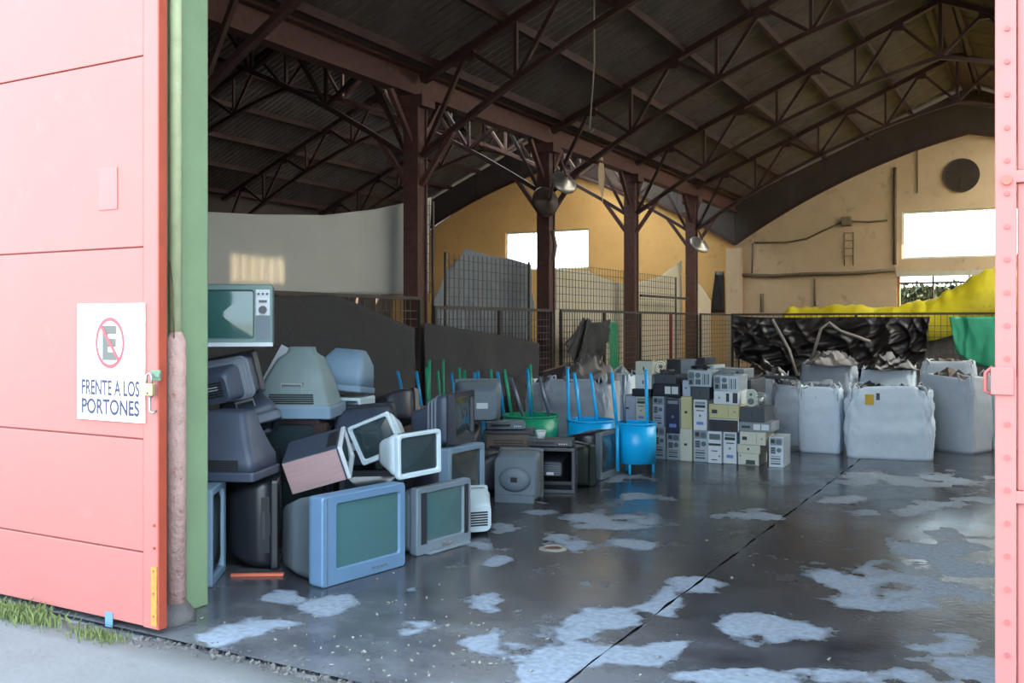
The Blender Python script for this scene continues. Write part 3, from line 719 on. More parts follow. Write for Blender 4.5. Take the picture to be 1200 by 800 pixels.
# greenery seen through the low opening
M_leaf = mat('dark_green_leaves', (60, 72, 44), 0.7, 0, 0.4, 6)
b = MB(); r = random.Random(3)
for i in range(9000):
    X = r.uniform(-6, 6); Y = YB + 2.2 + r.random() * 1.6; z = r.random() ** 0.7 * (2.80 + 0.06 * noise2(X * 2.1, 0, 2)); s = r.uniform(0.05, 0.12)
    M = Matrix.Translation((X, Y, z)) @ Euler((r.random() * 6, r.random() * 6, r.random() * 6)).to_matrix().to_4x4()
    b.add([M @ Vector(q) for q in ((-s, 0, 0), (0, -s * 0.5, 0.01), (s, 0, 0), (0, s * 0.5, 0.01))], [(0, 1, 2, 3)])
h = thing('hedge', 'dark green hedge seen through the low opening in the beige wall', 'hedge', (0, 0, 0))
o = b.build('foliage', M_leaf, h, fix=False); o['kind'] = 'stuff'
MB().grid(lambda u, v: (-6 + 12 * u, YB + 3.2 + 0.2 * noise2(u * 30, v * 6), (2.74 + 0.06 * noise2(u * 25, 1)) * v - 0.05), 60, 10).build('twig_core', mat('dark_twigs', (38, 40, 28), 0.9), h)

# ------------------------------------------------------------------ fittings on the back wall
def wall_pipe(pts, r, lab, name='conduit', m=M_pipe):
    tag(MB().tube([on_Y(x, y, YB - 0.012 - r) for x, y in pts], r, 6).build(name, m), lab, 'conduit')
wall_pipe([(870, 322), (905, 323), (950, 321), (1000, 320), (1049, 316)], 0.055, 'thick grimy conduit running along the beige wall to the opening')
wall_pipe([(884, 284), (920, 284), (945, 280), (965, 270), (990, 259), (1018, 260), (1040, 258)], 0.028, 'sagging cable strung high on the beige wall', 'wall_cable')
wall_pipe([(1049, 196), (1049, 310)], 0.045, 'upright downpipe left of the wide window on the beige wall', 'downpipe')
wall_pipe([(1075, 176), (1075, 226)], 0.02, 'thin upright conduit near the arch above the wide window')
wall_pipe([(955, 327), (955, 362)], 0.03, 'short thin pipe low on the beige wall')
wall_pipe([(893, 344), (893, 366)], 0.05, 'short stubby pipe low at the left of the beige wall')
wall_pipe([(882, 285), (881, 322)], 0.022, 'thin conduit dropping beside the pier')
ld = thing('wall_ladder', 'rusty rung ladder fixed on the beige wall', 'ladder')
for x in (989.5, 1000): MB().tube([on_Y(x, 272, YB - 0.05), on_Y(x, 311, YB - 0.05)], 0.016, 6).build('rail', M_pipe, ld)
for y in (273, 282, 291, 300): MB().tube([on_Y(989.5, y, YB - 0.05), on_Y(1000, y - 0.3, YB - 0.05)], 0.012, 6).build('rung', M_pipe, ld)
c = on_Y(991.5, 259, YB - 0.08)
tag(MB().box(c.x - 0.13, c.x + 0.13, YB - 0.14, YB - 0.001, c.z - 0.13, c.z + 0.12).build('junction_box', M_pipe, bevel=0.02), 'dark junction box where the cable meets the beige wall', 'junction box')
c = on_Y(1126.5, 205.5, YB)
v = thing('round_vent', 'large round dark ventilator in the beige wall above the window', 'ventilator', (c.x, YB, c.z))
MB().disc((0, -0.03, 0), 0.40, 'y', 40, 0.025).build('dark_disc', mat('dark_vent', (58, 46, 40), 0.8), v)
b = MB(); n = 40
b.loft([[(R * math.cos(2 * math.pi * k / n), yy, R * math.sin(2 * math.pi * k / n)) for k in range(n)] for R, yy in ((0.43, -0.002), (0.43, -0.06), (0.39, -0.06), (0.39, -0.03))], False, False, False)
b.build('ring', mat('dark_vent_ring', (70, 56, 48), 0.8), v)
for k in range(4): MB().bar((0.38 * math.cos(k * math.pi / 4), -0.045, 0.38 * math.sin(k * math.pi / 4)), (-0.38 * math.cos(k * math.pi / 4), -0.045, -0.38 * math.sin(k * math.pi / 4)), 0.02, 0.02).build('blade', mat('dark_vent_ring', (70, 56, 48)), v)

# ------------------------------------------------------------------ things hung from the roof
p0 = Vector((-4.6, 8.0, 0)); 
a = at_depth(696, 20, 12); a.z = min(a.z, roof_z(a.x) - 0.2); c = at_depth(691, 152, 12)
t = thing('hanging_rope', 'thin pale rope hanging from the roof over the middle columns', 'rope')
top = Vector((a.x, a.y, roof_z(a.x) - 0.02))
MB().tube([top, a.lerp(c, 0.4) + Vector((0.03, 0, 0)), c], 0.010, 6).build('rope', mat('pale_rope', (150, 138, 126), 0.9), t)
MB().tube([c, c + Vector((0.02, 0, -0.04)), c + Vector((0.05, 0, 0.0))], 0.012, 6).build('hook', M_steel, t)
a = on_X(704, 183, XC + 0.05); c = on_X(706, 236, XC + 0.05)
t = thing('plastic_strip', 'pale plastic strip dangling from the valley beam beside the third column', 'plastic strip')
MB().grid(lambda u, v: (a.x + 0.02 * noise2(v * 4, u), a.y + (c.y - a.y) * v + (u - 0.5) * (0.06 + 0.24 * math.sin(math.pi * min(1, v * 1.15))), a.z + (c.z - a.z) * v), 4, 16).build('strip', mat('pale_plastic_strip', (176, 150, 118), 0.6), t, solid=0.01)
MB().tube([a + Vector((0, 0, 0.0)), Vector((a.x, a.y, 4.80))], 0.012, 6).build('string', M_steel, t)
M_bowl = mat('dull_aluminium_bowl', (168, 160, 150), 0.35, 0.7, 0.1)
def bowl_lamp(px_, py_, X, r_, lab, tilt, m):
    c = on_X(px_, py_, X)
    t = thing('bowl_lamp', lab, 'lamp', c, tilt); n = 20
    prof = [(0.05, 0.34), (0.07, 0.30), (0.10, 0.2), (0.7, 0.10), (0.96, 0.0), (1.0, -0.08)]
    rings = [[(r_ * R * math.cos(2 * math.pi * k / n), r_ * R * math.sin(2 * math.pi * k / n), r_ * zz * 1.6) for k in range(n)] for R, zz in prof]
    MB().loft(rings, True, False).build('shade', m, t, solid=0.006)
    MB().loft([[(r_ * R * math.cos(2 * math.pi * k / n), r_ * R * math.sin(2 * math.pi * k / n), zz * r_) for k in range(n)] for R, zz in ((0.08, 0.25), (0.3, 0.1), (0.34, -0.1), (0.15, -0.26))], True, True).build('bulb', mat('milky_bulb', (200, 196, 188), 0.3), t)
    MB().bar((0, 0, r_ * 0.5), (-0.25, 0, r_ * 0.5 + 0.12), 0.03, 0.03).build('bracket', M_rust, t)
bowl_lamp(661, 213, XC + 0.45, 0.24, 'shiny bowl lamp tilted beside the second column', (0.5, 0.9, 0), M_bowl)
bowl_lamp(640, 236, XC + 0.32, 0.26, 'dark round floodlight facing out from the second column', (0, 1.45, -0.5), mat('dark_lamp_bowl', (70, 54, 46), 0.5, 0.4))
bowl_lamp(820, 286, XC + 0.45, 0.26, 'bowl lamp beside the farthest column', (0.4, 0.8, 0), M_bowl)
p = on_X(647, 270, XC + 0.16); q = on_X(648, 305, XC + 0.2)
tag(MB().tube([p, p.lerp(q, 0.5) + Vector((0.03, 0.06, 0)), q], 0.035, 6).build('cable_bundle', M_pipe), 'dark cable bundle hanging on the second column', 'cable')
p = on_X(745, 346, XC + 0.1)
MBb = MB().bar((XC + 0.15, 19.1, p.z), (XC + 0.15, 22.3, p.z), 0.05, 0.05)
tag(MBb.build('cross_rail', M_fence), 'rusty rail between the third and farthest columns above the fence', 'rail')

# ------------------------------------------------------------------ cathode-ray televisions and monitors
M_scr = mat('dark_green_screen_glass', (66, 102, 106), 0.12, 0, 0.05, 2, coat=0.4)
M_scr_pale = mat('pale_green_screen_glass', (48, 86, 84), 0.12, 0, 0.05, 2, coat=0.4)
M_scr_dark = mat('dark_screen_glass', (44, 56, 60), 0.12, 0, 0.05, 2, coat=0.4)
M_silver = mat('silver_blue_plastic', (90, 120, 150), 0.45, 0, 0.06, 5)
M_silver2 = mat('silver_grey_plastic', (112, 126, 138), 0.45, 0, 0.06, 5)
M_slate = mat('slate_grey_plastic', (92, 104, 114), 0.6, 0, 0.1, 4)
M_darkblue = mat('dark_blue_grey_plastic', (58, 66, 82), 0.5, 0, 0.12, 4)
M_char = mat('charcoal_plastic', (42, 45, 54), 0.45, 0, 0.15, 4)
M_blackpl = mat('black_tv_plastic', (28, 30, 36), 0.35, 0, 0.15, 4)
M_olive = mat('grey_olive_plastic', (112, 128, 130), 0.65, 0, 0.1, 4)
M_skyblue = mat('light_blue_grey_plastic', (108, 132, 152), 0.55, 0, 0.08, 4)
M_ivory = mat('ivory_monitor_plastic', (172, 188, 196), 0.5, 0, 0.06, 5)
M_wood = mat('rosy_wood_veneer', (160, 132, 134), 0.55, 0, 0.10, 3, stretch=(1, 1, 12))
M_brownboard = mat('brown_hardboard', (104, 92, 84), 0.8, 0, 0.15, 4)
M_maroon = mat('dark_maroon_casing', (52, 36, 40), 0.6, 0, 0.15, 4)
M_label = mat('pale_sticker', (184, 190, 196), 0.6, 0, 0.05)
M_chrome = mat('chrome_trim', (190, 194, 196), 0.25, 0.9, 0.05)
M_vent = mat('dark_vent_slot', (26, 28, 32), 0.7)

def rrect(w, h, r, cz, y, n=4):
    pts = []; r = min(r, w * 0.49, h * 0.49)
    for cx, cz_, a0 in ((w / 2 - r, h / 2 - r, 0), (-w / 2 + r, h / 2 - r, 90), (-w / 2 + r, -h / 2 + r, 180), (w / 2 - r, -h / 2 + r, 270)):
        for k in range(n + 1):
            a = math.radians(a0 + 90 * k / n); pts.append(Vector((cx + r * math.cos(a), y, cz + cz_ + r * math.sin(a))))
    return pts
TVP = [(0, .97, .96), (.22, .95, .93), (.42, .80, .80), (.72, .62, .60), (.94, .54, .50), (1, .48, .45)]
MONP = [(0, .97, .97), (.28, .93, .93), (.5, .80, .82), (.85, .64, .68), (1, .56, .60)]
BOXP = [(0, .99, .99), (.5, .99, .99), (.96, .99, .98), (1, .96, .95)]
FATP = [(0, .97, .96), (.35, .95, .94), (.6, .88, .86), (.85, .74, .74), (1, .60, .58)]

def crt(name, label, w, h, d, mb, mr, ms, bez=(.05, .05, .05, .07), fd=0.07, prof=TVP, feats=(), cat='television', rb=0.02, group=None, bulge=0.02):
    t = thing(name, label, cat, group=group)
    l, r, tp, bt = bez
    sw, sh = w - l - r, h - tp - bt; sx, sz = (l - r) / 2, bt + sh / 2
    if 'face_hidden' not in feats or True:
        def shifted(pts): return [p + Vector((sx, 0, 0)) for p in pts]
        rings = [rrect(w * .985, h * .985, rb, h / 2, fd), rrect(w, h, rb, h / 2, fd * .8), rrect(w, h, rb, h / 2, 0.008), rrect(w - .012, h - .012, rb, h / 2, 0.0),
                 shifted(rrect(sw + .016, sh + .016, .02, sz, 0.002)), shifted(rrect(sw, sh, .018, sz, 0.022))]
        MB().loft(rings, True, False, False).build('front_bezel', mb, t)
        rr = []
        for k in (1.0, .75, .5, .25, .06):
            rr.append([p + Vector((sx, 0, 0)) for p in rrect(sw * k * 1.004, sh * k * 1.004, .018 * k, sz, 0.021 - bulge * (1 - k * k))])
        MB().loft(rr, False, True, True).build('screen', ms, t)
    rings = []
    for f, ws, hs in prof:
        hh = h * hs; cz = hh / 2 + (h - hh) * 0.22
        rings.append(rrect(w * ws, hh, 0.05 if prof is not BOXP else .012, cz, fd * .9 + (d - fd * .9) * f))
    shell = MB().loft(rings, True, True, prof is not BOXP).build('rear_shell', mr, t)
    def sec(f):
        for (a, b) in zip(prof, prof[1:]):
            if a[0] <= f <= b[0]:
                q = (f - a[0]) / (b[0] - a[0]); ws = a[1] + (b[1] - a[1]) * q; hs = a[2] + (b[2] - a[2]) * q
                hh = h * hs; cz = hh / 2 + (h - hh) * 0.22
                return w * ws, cz + hh / 2, cz - hh / 2, fd * .9 + (d - fd * .9) * f
        return w * .5, h * .5, 0, d
    if 'vents' in feats:
        for k in range(5):
            f = 0.06 + 0.035 * k; ww, zt, zb, yy = sec(f)
            MB().box(-ww * .32, ww * .32, yy - .006, yy + .006, zt - .006, zt + .004).build('vent_slot', M_vent, shell)
    if 'ribs' in feats:
        for k in range(3):
            ww, zt, zb, yy = sec(0.30 + .10 * k)
            rg = [[p for p in rrect(ww + e, zt - zb + e, .05, (zt + zb) / 2, yy + yo)] for e, yo in ((-.01, -.012), (.022, -.008), (.022, .008), (-.01, .012))]
            MB().loft(rg, False, False, False).build('rib', mat('grey_rib_plastic', (104, 112, 124), .5), shell)
    if 'backvents' in feats:
        ww, zt, zb, yy = sec(1.0)
        for k in range(6):
            z = zb + (zt - zb) * (0.25 + .1 * k)
            MB().box(-ww * .36, ww * .36, yy - .004, yy + .004, z - .006, z + .006).build('vent_slot', M_vent, shell)
    if 'label' in feats:
        ww, zt, zb, yy = sec(1.0)
        MB().box(-ww * .2, ww * .2, yy, yy + .003, zb + (zt - zb) * .45, zb + (zt - zb) * .68).build('sticker', M_label, shell)
    if 'oval' in feats:
        ww, zt, zb, yy = sec(1.0); cz = (zt + zb) / 2; n = 24
        rg = [[Vector((ww * .40 * R * math.cos(2 * math.pi * k / n), yy + o, cz + (zt - zb) * .30 * R * math.sin(2 * math.pi * k / n))) for k in range(n)] for R, o in ((1, -.002), (.96, .016), (.8, .034), (.4, .044))]
        MB().loft(rg, False, True).build('tube_cover', mr, shell)
        MB().box(-.03, .03, yy + .044, yy + .05, cz - .02, cz + .025).build('sticker', M_vent, shell)
        MB().box(-ww * .48, ww * .48, yy - .03, yy + .03, 0.0, .07).build('foot_panel', mr, shell)
    if 'handle' in feats:
        ww, zt, zb, yy = sec(0.12)
        MB().box(-ww * .12, ww * .12, yy - .035, yy + .035, zt - .03, zt + .0025).build('handle_recess', M_vent, shell)
        ww, zt, zb, yy = sec(0.3)
        MB().box(-ww * .16, ww * .16, yy - .05, yy - .03, zt - .02, zt + .012).build('handle_lip', mr, shell)
    if 'socket' in feats:
        ww, zt, zb, yy = sec(0.3)
        MB().box(-ww * .17, -ww * .15, yy - .12, yy + .03, zt - .02, zt + .012).box(ww * .15, ww * .17, yy - .12, yy + .03, zt - .02, zt + .012).box(-ww * .17, ww * .17, yy + .03, yy + .045, zt - .03, zt + .01).build('raised_frame', mat('pale_frame_plastic', (134, 142, 142), .6), shell)
    if 'speakers' in feats:
        for sgn in (-1, 1):
            x0 = sx + sgn * (sw / 2 + .012); x1 = sx + sgn * (sw / 2 + (l if sgn < 0 else r) * .62)
            MB().box(min(x0, x1), max(x0, x1), -.003, .002, bt - .01, h - tp + .01).build('speaker_grille', M_char, t)
    if 'buttons' in feats:
        for k in range(4):
            x = w * (.08 + .05 * k); MB().box(x, x + w * .03, -.006, .002, bt * .4, bt * .4 + .012).build('button', mr, t)
    if 'lip' in feats:
        MB().box(-w * .36, w * .40, -.05, .03, 0.0, .022).build('base_lip', mb, t, bevel=.008)
        MB().box(-w * .05, w * .12, -.008, .002, bt * .3, bt * .62).build('control_flap', M_chrome, t, bevel=.003)
    if 'seam' in feats:
        MB().box(-w / 2 + .038, -w / 2 + .044, -.002, .003, .012, h - .012).build('trim_line', M_chrome, t)
    if 'knobs' in feats:
        x0 = w / 2 - r + .02; x1 = w / 2 - .02; pn = MB().box(x0, x1, -.004, .003, h * .50, h - .035).build('control_panel', M_label, t, bevel=.002)
        for k in range(3):
            MB().disc((x0 + (x1 - x0) * (.2 + .3 * k), -.016, h - .065), .008, 'y', 12, .012).build('knob', M_char, pn)
        MB().box(x0 + .02, x1 - .02, -.010, -.003, h - .125, h - .108).build('slider', M_blackpl, pn)
        b = MB(); c = Vector(((x0 + x1) / 2, 0, h - .175)); n = 20
        b.loft([[c + Vector((R * math.cos(2 * math.pi * k / n), o, R * math.sin(2 * math.pi * k / n))) for k in range(n)] for R, o in ((.028, -.004), (.028, -.02), (.016, -.02), (.016, -.012))], False, True, False)
        b.build('tuning_dial', M_blackpl, pn)
        MB().box(x0, x1, -.003, .003, .05, h * .48).build('speaker_grille', M_slate, t)
        MB().box(-w / 2, w / 2, -.008, .04, 0.0, .028).build('bottom_trim', M_label, t, bevel=.003)
    return t
DEBUG = []
def verts_of(o):
    out = []
    for c in o.children_recursive:
        if c.type == 'MESH':
            m = c.matrix_local if c.parent == o else c.parent.matrix_local @ c.matrix_local
            out += [m @ v.co for v in c.data.vertices]
    return out
def place(t, cx, Z, a=0, pitch=0, roll=0, ybot=None, z0=None, absolute=False):
    """stand t with the middle of its outline in picture column cx at depth Z; lowest point on z0 (or at picture row ybot)"""
    e = Euler((math.radians(pitch), math.radians(roll), math.radians(a) + (0 if absolute else YAW)))
    R = e.to_matrix(); P = [R @ v for v in verts_of(t)]
    mn = [min(p[i] for p in P) for i in range(3)]; mx = [max(p[i] for p in P) for i in range(3)]
    c = at_depth(cx, HORIZON, Z)
    z = z0 if z0 is not None else (0.0 if ybot is None else EYE + (HORIZON - ybot) * Z / FPX)
    t.rotation_euler = e
    t.location = (c.x - (mn[0] + mx[0]) / 2, c.y - (mn[1] + mx[1]) / 2, z - mn[2])
    L = Vector(t.location); pp = [to_px(p + L) for p in P]
    DEBUG.append((t.name, t['label'], [round(v) for v in (min(p[0] for p in pp), min(p[1] for p in pp), max(p[0] for p in pp), max(p[1] for p in pp))], round(z, 2), round(z + mx[2] - mn[2], 2)))
    return t
def put_front(t, pl, pr, z=0):
    """stand t with the bottom corners of its front on two floor points"""
    a = math.atan2(pr.y - pl.y, pr.x - pl.x); t.location = ((pl.x + pr.x) / 2, (pl.y + pr.y) / 2, z); t.rotation_euler = (0, 0, a)
TV, MO = 'crt_television', 'crt_monitor'
# front row on the floor
t = crt(TV, 'large silver-blue television with dark green screen on the floor, front of pile', .733, .565, .50, M_silver, M_slate, M_scr, (.125, .055, .06, .10), .13, [(0, .97, .96), (.02, .90, .92), (.55, .86, .88), (1, .74, .74)], ('seam', 'buttons', 'vents'), bulge=.004)
put_front(t, on_floor(378, 690), on_floor(475, 662.5))
t = crt(TV, 'silver-grey television with dark side speakers on the floor beside the large silver one', .61, .48, .42, M_silver2, M_slate, M_scr, (.115, .09, .05, .085), .07, TVP, ('speakers', 'lip', 'vents'))
put_front(t, on_floor(490, 652), on_floor(551, 634))
t = crt(MO, 'white monitor lying back-out on the floor beside the television with side speakers', .36, .33, .36, M_ivory, M_ivory, M_scr_dark, (.03, .03, .03, .04), .05, MONP, ('backvents', 'label'), 'monitor')
place(t, 552, 7.62, 200)
# by the gate post
t = crt(TV, 'black glossy television stood on its side beside the gate post', .60, .44, .35, M_blackpl, M_blackpl, M_scr_dark, (.05, .05, .05, .07), .05, FATP, ('handle', 'vents'))
place(t, 305, 6.6, 100, 0, -90)
t = crt(TV, 'blue-grey television stood on its side, half hidden by the gate post', .61, .44, .42, M_skyblue, M_char, M_scr_dark, (.05, .05, .05, .07), .09, TVP)
place(t, 230, 6.2, 96, 0, -90)
t = crt(TV, 'dark blue television lying face down on the two by the gate post', .58, .46, .44, M_darkblue, M_darkblue, M_scr_dark, (.05, .05, .05, .07), .06, TVP, ('vents',))
place(t, 265, 6.45, -8, 90, 0, z0=.615)
t = crt(TV, 'hidden dark television stood on its side behind the glossy black one', .70, .5, .45, M_char, M_char, M_scr_dark, prof=FATP)
t['label'] = 'charcoal television stood on its side behind the glossy black one'
place(t, 286, 7.2, 80, 0, -90)
t = crt(TV, 'dark blue television tilted over, above the glossy black one', .44, .40, .40, M_darkblue, M_darkblue, M_scr_dark, prof=TVP, feats=('socket',))
place(t, 290, 7.05, 25, 68, -14, z0=.72)
t = crt(TV, 'small charcoal television with vented back, just under the old knobbed set', .40, .31, .36, M_char, M_darkblue, M_scr_dark, prof=MONP, feats=('backvents', 'ribs', 'label'))
place(t, 262, 6.75, 165, -10, 10, z0=1.07)
t = crt(TV, 'old television with dials and a pale green screen, topmost beside the gate post', .62, .43, .36, mat('teal_grey_casing', (88, 114, 112), .5, 0, .08), M_slate, M_scr_pale, (.04, .135, .045, .06), .05, BOXP, ('knobs',), bulge=.03, rb=.012)
place(t, 268, 6.75, 12, 0, 0, z0=1.485)
# second row
t = crt(TV, 'grey-olive television lying face down with a pale blue rim, tall on the pile', .65, .52, .55, M_skyblue, M_olive, M_scr_dark, (.05, .05, .05, .07), .10, [(0, .97, .96), (.05, .90, .92), (.45, .74, .74), (.8, .52, .5), (.9, .34, .36), (1, .30, .32)], ('socket', 'vents'))
place(t, 350, 7.65, -4, 90, 0, z0=.905)
t = crt(TV, 'dark maroon television under the grey-olive one', .60, .44, .42, M_maroon, M_maroon, M_scr_dark, prof=FATP)
place(t, 350, 7.65, -15, 0, 0, z0=.462)
t = crt(TV, 'charcoal television on the floor under the maroon one', .62, .46, .44, M_char, M_char, M_scr_dark, prof=FATP)
place(t, 352, 7.65, -12)
t = crt(MO, 'light blue-grey monitor lying face down beside the grey-olive television', .42, .37, .36, M_skyblue, M_skyblue, M_scr_dark, (.03, .03, .03, .04), .05, [(0, .97, .97), (.3, .95, .93), (.62, .9, .88), (.82, .74, .7), (1, .56, .5)], ('label',), 'monitor')
place(t, 404, 8.15, -12, 84, 4, z0=1.035)
t = crt(MO, 'white ribbed monitor under the light blue-grey one', .42, .19, .40, M_ivory, M_ivory, M_scr_dark, (.03, .03, .03, .03), .04, BOXP, (), 'monitor')
for k in range(6):
    MB().box(-.212, .212, .05, .38, .02 + .027 * k, .034 + .027 * k).build('rib', M_ivory, t)
place(t, 404, 8.15, -10, 0, 0, z0=.835)
t = crt(TV, 'large slate television on its side under the white ribbed monitor', .83, .5, .45, M_slate, M_char, M_scr_dark, prof=FATP)
place(t, 408, 8.3, 30, 0, -90)
t = crt(TV, 'wood-veneered television tipped over with its rosy side to the gate', .40, .25, .43, M_label, M_darkblue, M_scr_dark, (.03, .03, .03, .03), .03, BOXP, ('vents',), rb=.01)
MB().box(-.204, -.199, .04, .425, .006, .244).build('veneer_side', M_wood, t)
place(t, 374, 6.85, 96, -16, -15, z0=.45)
t = crt(TV, 'charcoal television seen from its domed back behind the white monitors', .46, .44, .42, M_char, M_darkblue, M_scr_dark, prof=FATP, feats=('label',))
place(t, 424, 7.75, 165, -8, 6, z0=.51)
t = crt(TV, 'charcoal television on the floor under the dome-backed one', .50, .5, .42, M_char, M_char, M_scr_dark, prof=FATP)
place(t, 436, 7.6, 10)
t = crt(MO, 'white monitor tipped sideways with its dark screen showing, behind the other white one', .36, .31, .32, M_ivory, M_ivory, M_scr_dark, (.03, .03, .03, .04), .04, MONP, (), 'monitor')
place(t, 452, 7.2, -18, 8, -22, z0=.585)
t = crt(MO, 'white monitor facing right, on top of the two silver televisions', .37, .31, .36, M_ivory, M_ivory, M_scr_dark, (.03, .03, .03, .035), .05, MONP, ('vents',), 'monitor')
place(t, 473, 6.72, 42, 3, -3, z0=.575)
t = crt(TV, 'dark television with ribbed back facing right, behind the white monitors', .48, .43, .44, M_char, M_darkblue, M_scr_dark, prof=TVP, feats=('ribs',))
place(t, 520, 8.1, 72, 0, 0, z0=.645)
t = crt(TV, 'blue-grey television under the rib-backed one, its pale edge to the front', .55, .635, .42, M_skyblue, M_char, M_scr_dark, fd=.10, prof=FATP)
place(t, 523, 8.0, 60)
t = crt(TV, 'slate television dome showing behind the rib-backed one', .46, .42, .40, M_slate, M_slate, M_scr_dark, prof=FATP, feats=('label',))
place(t, 560, 9.6, 190, 0, 0, z0=.66)
t = crt(TV, 'charcoal television on the floor under the slate dome', .36, .655, .36, M_char, M_char, M_scr_dark, prof=FATP)
place(t, 541, 9.7, 180)
t = crt(TV, 'black television tilted on the heap behind the tipped white monitor', .40, .32, .34, M_blackpl, M_char, M_scr_dark, prof=FATP)
place(t, 464, 8.95, 140, 12, 18, z0=.62)
t = crt(TV, 'charcoal television on the floor under the tilted black one', .5, .6, .42, M_char, M_char, M_scr_dark, prof=FATP)
place(t, 470, 9.0, 170)
t = crt(TV, 'small slate television standing back to the gate with an oval tube cover', .42, .46, .34, M_slate, M_slate, M_scr_dark, prof=[(0, .98, .98), (.4, .98, .96), (.7, .95, .9), (1, .90, .84)], feats=('oval',))
place(t, 606, 8.95, 168)
t = crt(TV, 'dark television turned sideways just left of the oval-backed one', .40, .40, .36, M_char, M_char, M_scr_dark, prof=FATP)
place(t, 577, 9.5, 120)
# cabinets with open or boarded backs
def cabinet(label, w, h, d, mc, mback, open_back, label_plate=True):
    t = thing(TV, label, 'television'); k = .035
    b = MB().box(-w / 2, w / 2, 0, d, 0, k).box(-w / 2, w / 2, 0, d, h - k, h).box(-w / 2, -w / 2 + k, 0, d, k, h - k).box(w / 2 - k, w / 2, 0, d, k, h - k).box(-w / 2 + k, w / 2 - k, 0, .03, k, h - k)
    b.build('casing', mc, t, bevel=.004)
    MB().box(-w / 2 + .05, w / 2 - .05, -.006, 0, .08, h - .05).build('screen', M_scr_dark, t, bevel=.004)
    if open_back:
        MB().loft([rrect(w * .80, h * .74, .03, h * .53, .03), rrect(w * .62, h * .55, .03, h * .53, d * .45), rrect(w * .5, h * .40, .03, h * .53, d * .80), rrect(w * .42, h * .30, .03, h * .53, d * .97)], False, True).build('tube_cone', M_blackpl, t)
        for q in range(5): MB().box(-w * .18, w * .18, d * .968, d * .985, h * (.41 + .045 * q), h * (.42 + .045 * q)).build('vent_slot', M_slate, t)
        MB().box(-.02, .05, d * .975, d * .99, h * .40, h * .46).build('sticker', M_label, t)
    else:
        bp = MB().box(-w / 2 + k, w / 2 - k, d - .04, d - .03, k, h - k).build('back_board', mback, t)
        for q in range(5): MB().box(-w * .3, w * .3, d - .031, d - .026, h * (.6 + .05 * q), h * (.612 + .05 * q)).build('vent_slot', M_vent, bp)
        MB().box(-.06, .06, d - .03, d + .03, h * .2, h * .4).build('tube_neck_cover', mback, bp, bevel=.01)
    return t
t = cabinet('open-backed dark television showing its tube, right of the oval-backed one', .46, .44, .30, M_char, None, True); place(t, 648, 9.4, 172)
t = cabinet('television with a brown hardboard back behind the oval-backed one', .52, .54, .34, M_char, M_brownboard, False); place(t, 597, 10.0, 176)
t = crt(TV, 'tall black television with a grey edge in front of the blue drums', .52, .50, .40, M_slate, M_blackpl, M_scr_dark, fd=.06, prof=[(0, .98, .98), (.6, .95, .95), (1, .85, .85)]); place(t, 695, 10.3, 62)
t = crt(TV, 'narrow black-green television beside the open-backed one', .36, .42, .30, mat('black_green_plastic', (34, 44, 44), .4), mat('black_green_plastic', (34, 44, 44)), M_scr_dark, prof=FATP); place(t, 676, 9.75, 120)
def player(label, w, h, d, m):
    t = thing('disc_player', label, 'player'); MB().box(-w / 2, w / 2, 0, d, .008, h).build('casing', m, t, bevel=.004)
    MB().box(-w * .4, w * .1, -.004, 0, h * .45, h * .75).build('tray', M_vent, t)
    for k in range(4): MB().box(w * (.2 + .05 * k), w * (.23 + .05 * k), -.005, 0, h * .4, h * .55).build('button', M_label, t)
    for sx in (-1, 1): MB().disc((sx * w * .4, d * .15, 0), .015, 'z', 10, .01).build('foot', M_vent, t)
    return t
t = player('flat black disc player lying on the open-backed television', .44, .07, .28, M_blackpl); place(t, 646, 9.4, -8, z0=.442)
t = player('slate flat player stacked on the brown-backed television', .40, .08, .28, M_slate); place(t, 592, 10.0, 5, z0=.542)
t = thing('plastic_cup', 'small white plastic cup standing on the flat black player', 'cup')
n = 16
MB().loft([[(R * math.cos(2 * math.pi * k / n), R * math.sin(2 * math.pi * k / n), z) for k in range(n)] for R, z in ((.035, 0), (.05, .075), (.046, .075), (.032, .008))], True, True).build('cup_wall', M_label, t)
MB().tube([(.05 * math.cos(2 * math.pi * k / n), .05 * math.sin(2 * math.pi * k / n), .075) for k in range(n + 1)], .004, 6).build('rim', M_label, t)
place(t, 634, 9.4, z0=.513)
for (x, Z, z0, r_, lab) in ((326, 8.05, .905, 28, 'white board corner sticking up behind the grey-olive television'), (364, 8.62, .83, 30, 'small white board corner sticking up beside the light blue-grey monitor')):
    t = thing('white_board', lab, 'board'); MB().box(-.11, .11, 0, .02, 0, .52).build('sheet', M_label, t, bevel=.003); MB().box(-.06, .06, -.004, 0, .06, .12).build('sticker', M_ivory, t)
    place(t, x, Z, 0, -5, r_, z0=z0)
tag(MB().box(0, .34, 0, .035, 0, .018).build('orange_bar', mat('orange_bar_paint', (190, 92, 66), .6), bevel=.003), 'thin orange bar lying on the floor under the glossy black television', 'bar')
o = bpy.data.objects['orange_bar']; p = on_floor(270, 676); o.location = p; o.rotation_euler = (0, 0, YAW + .05)

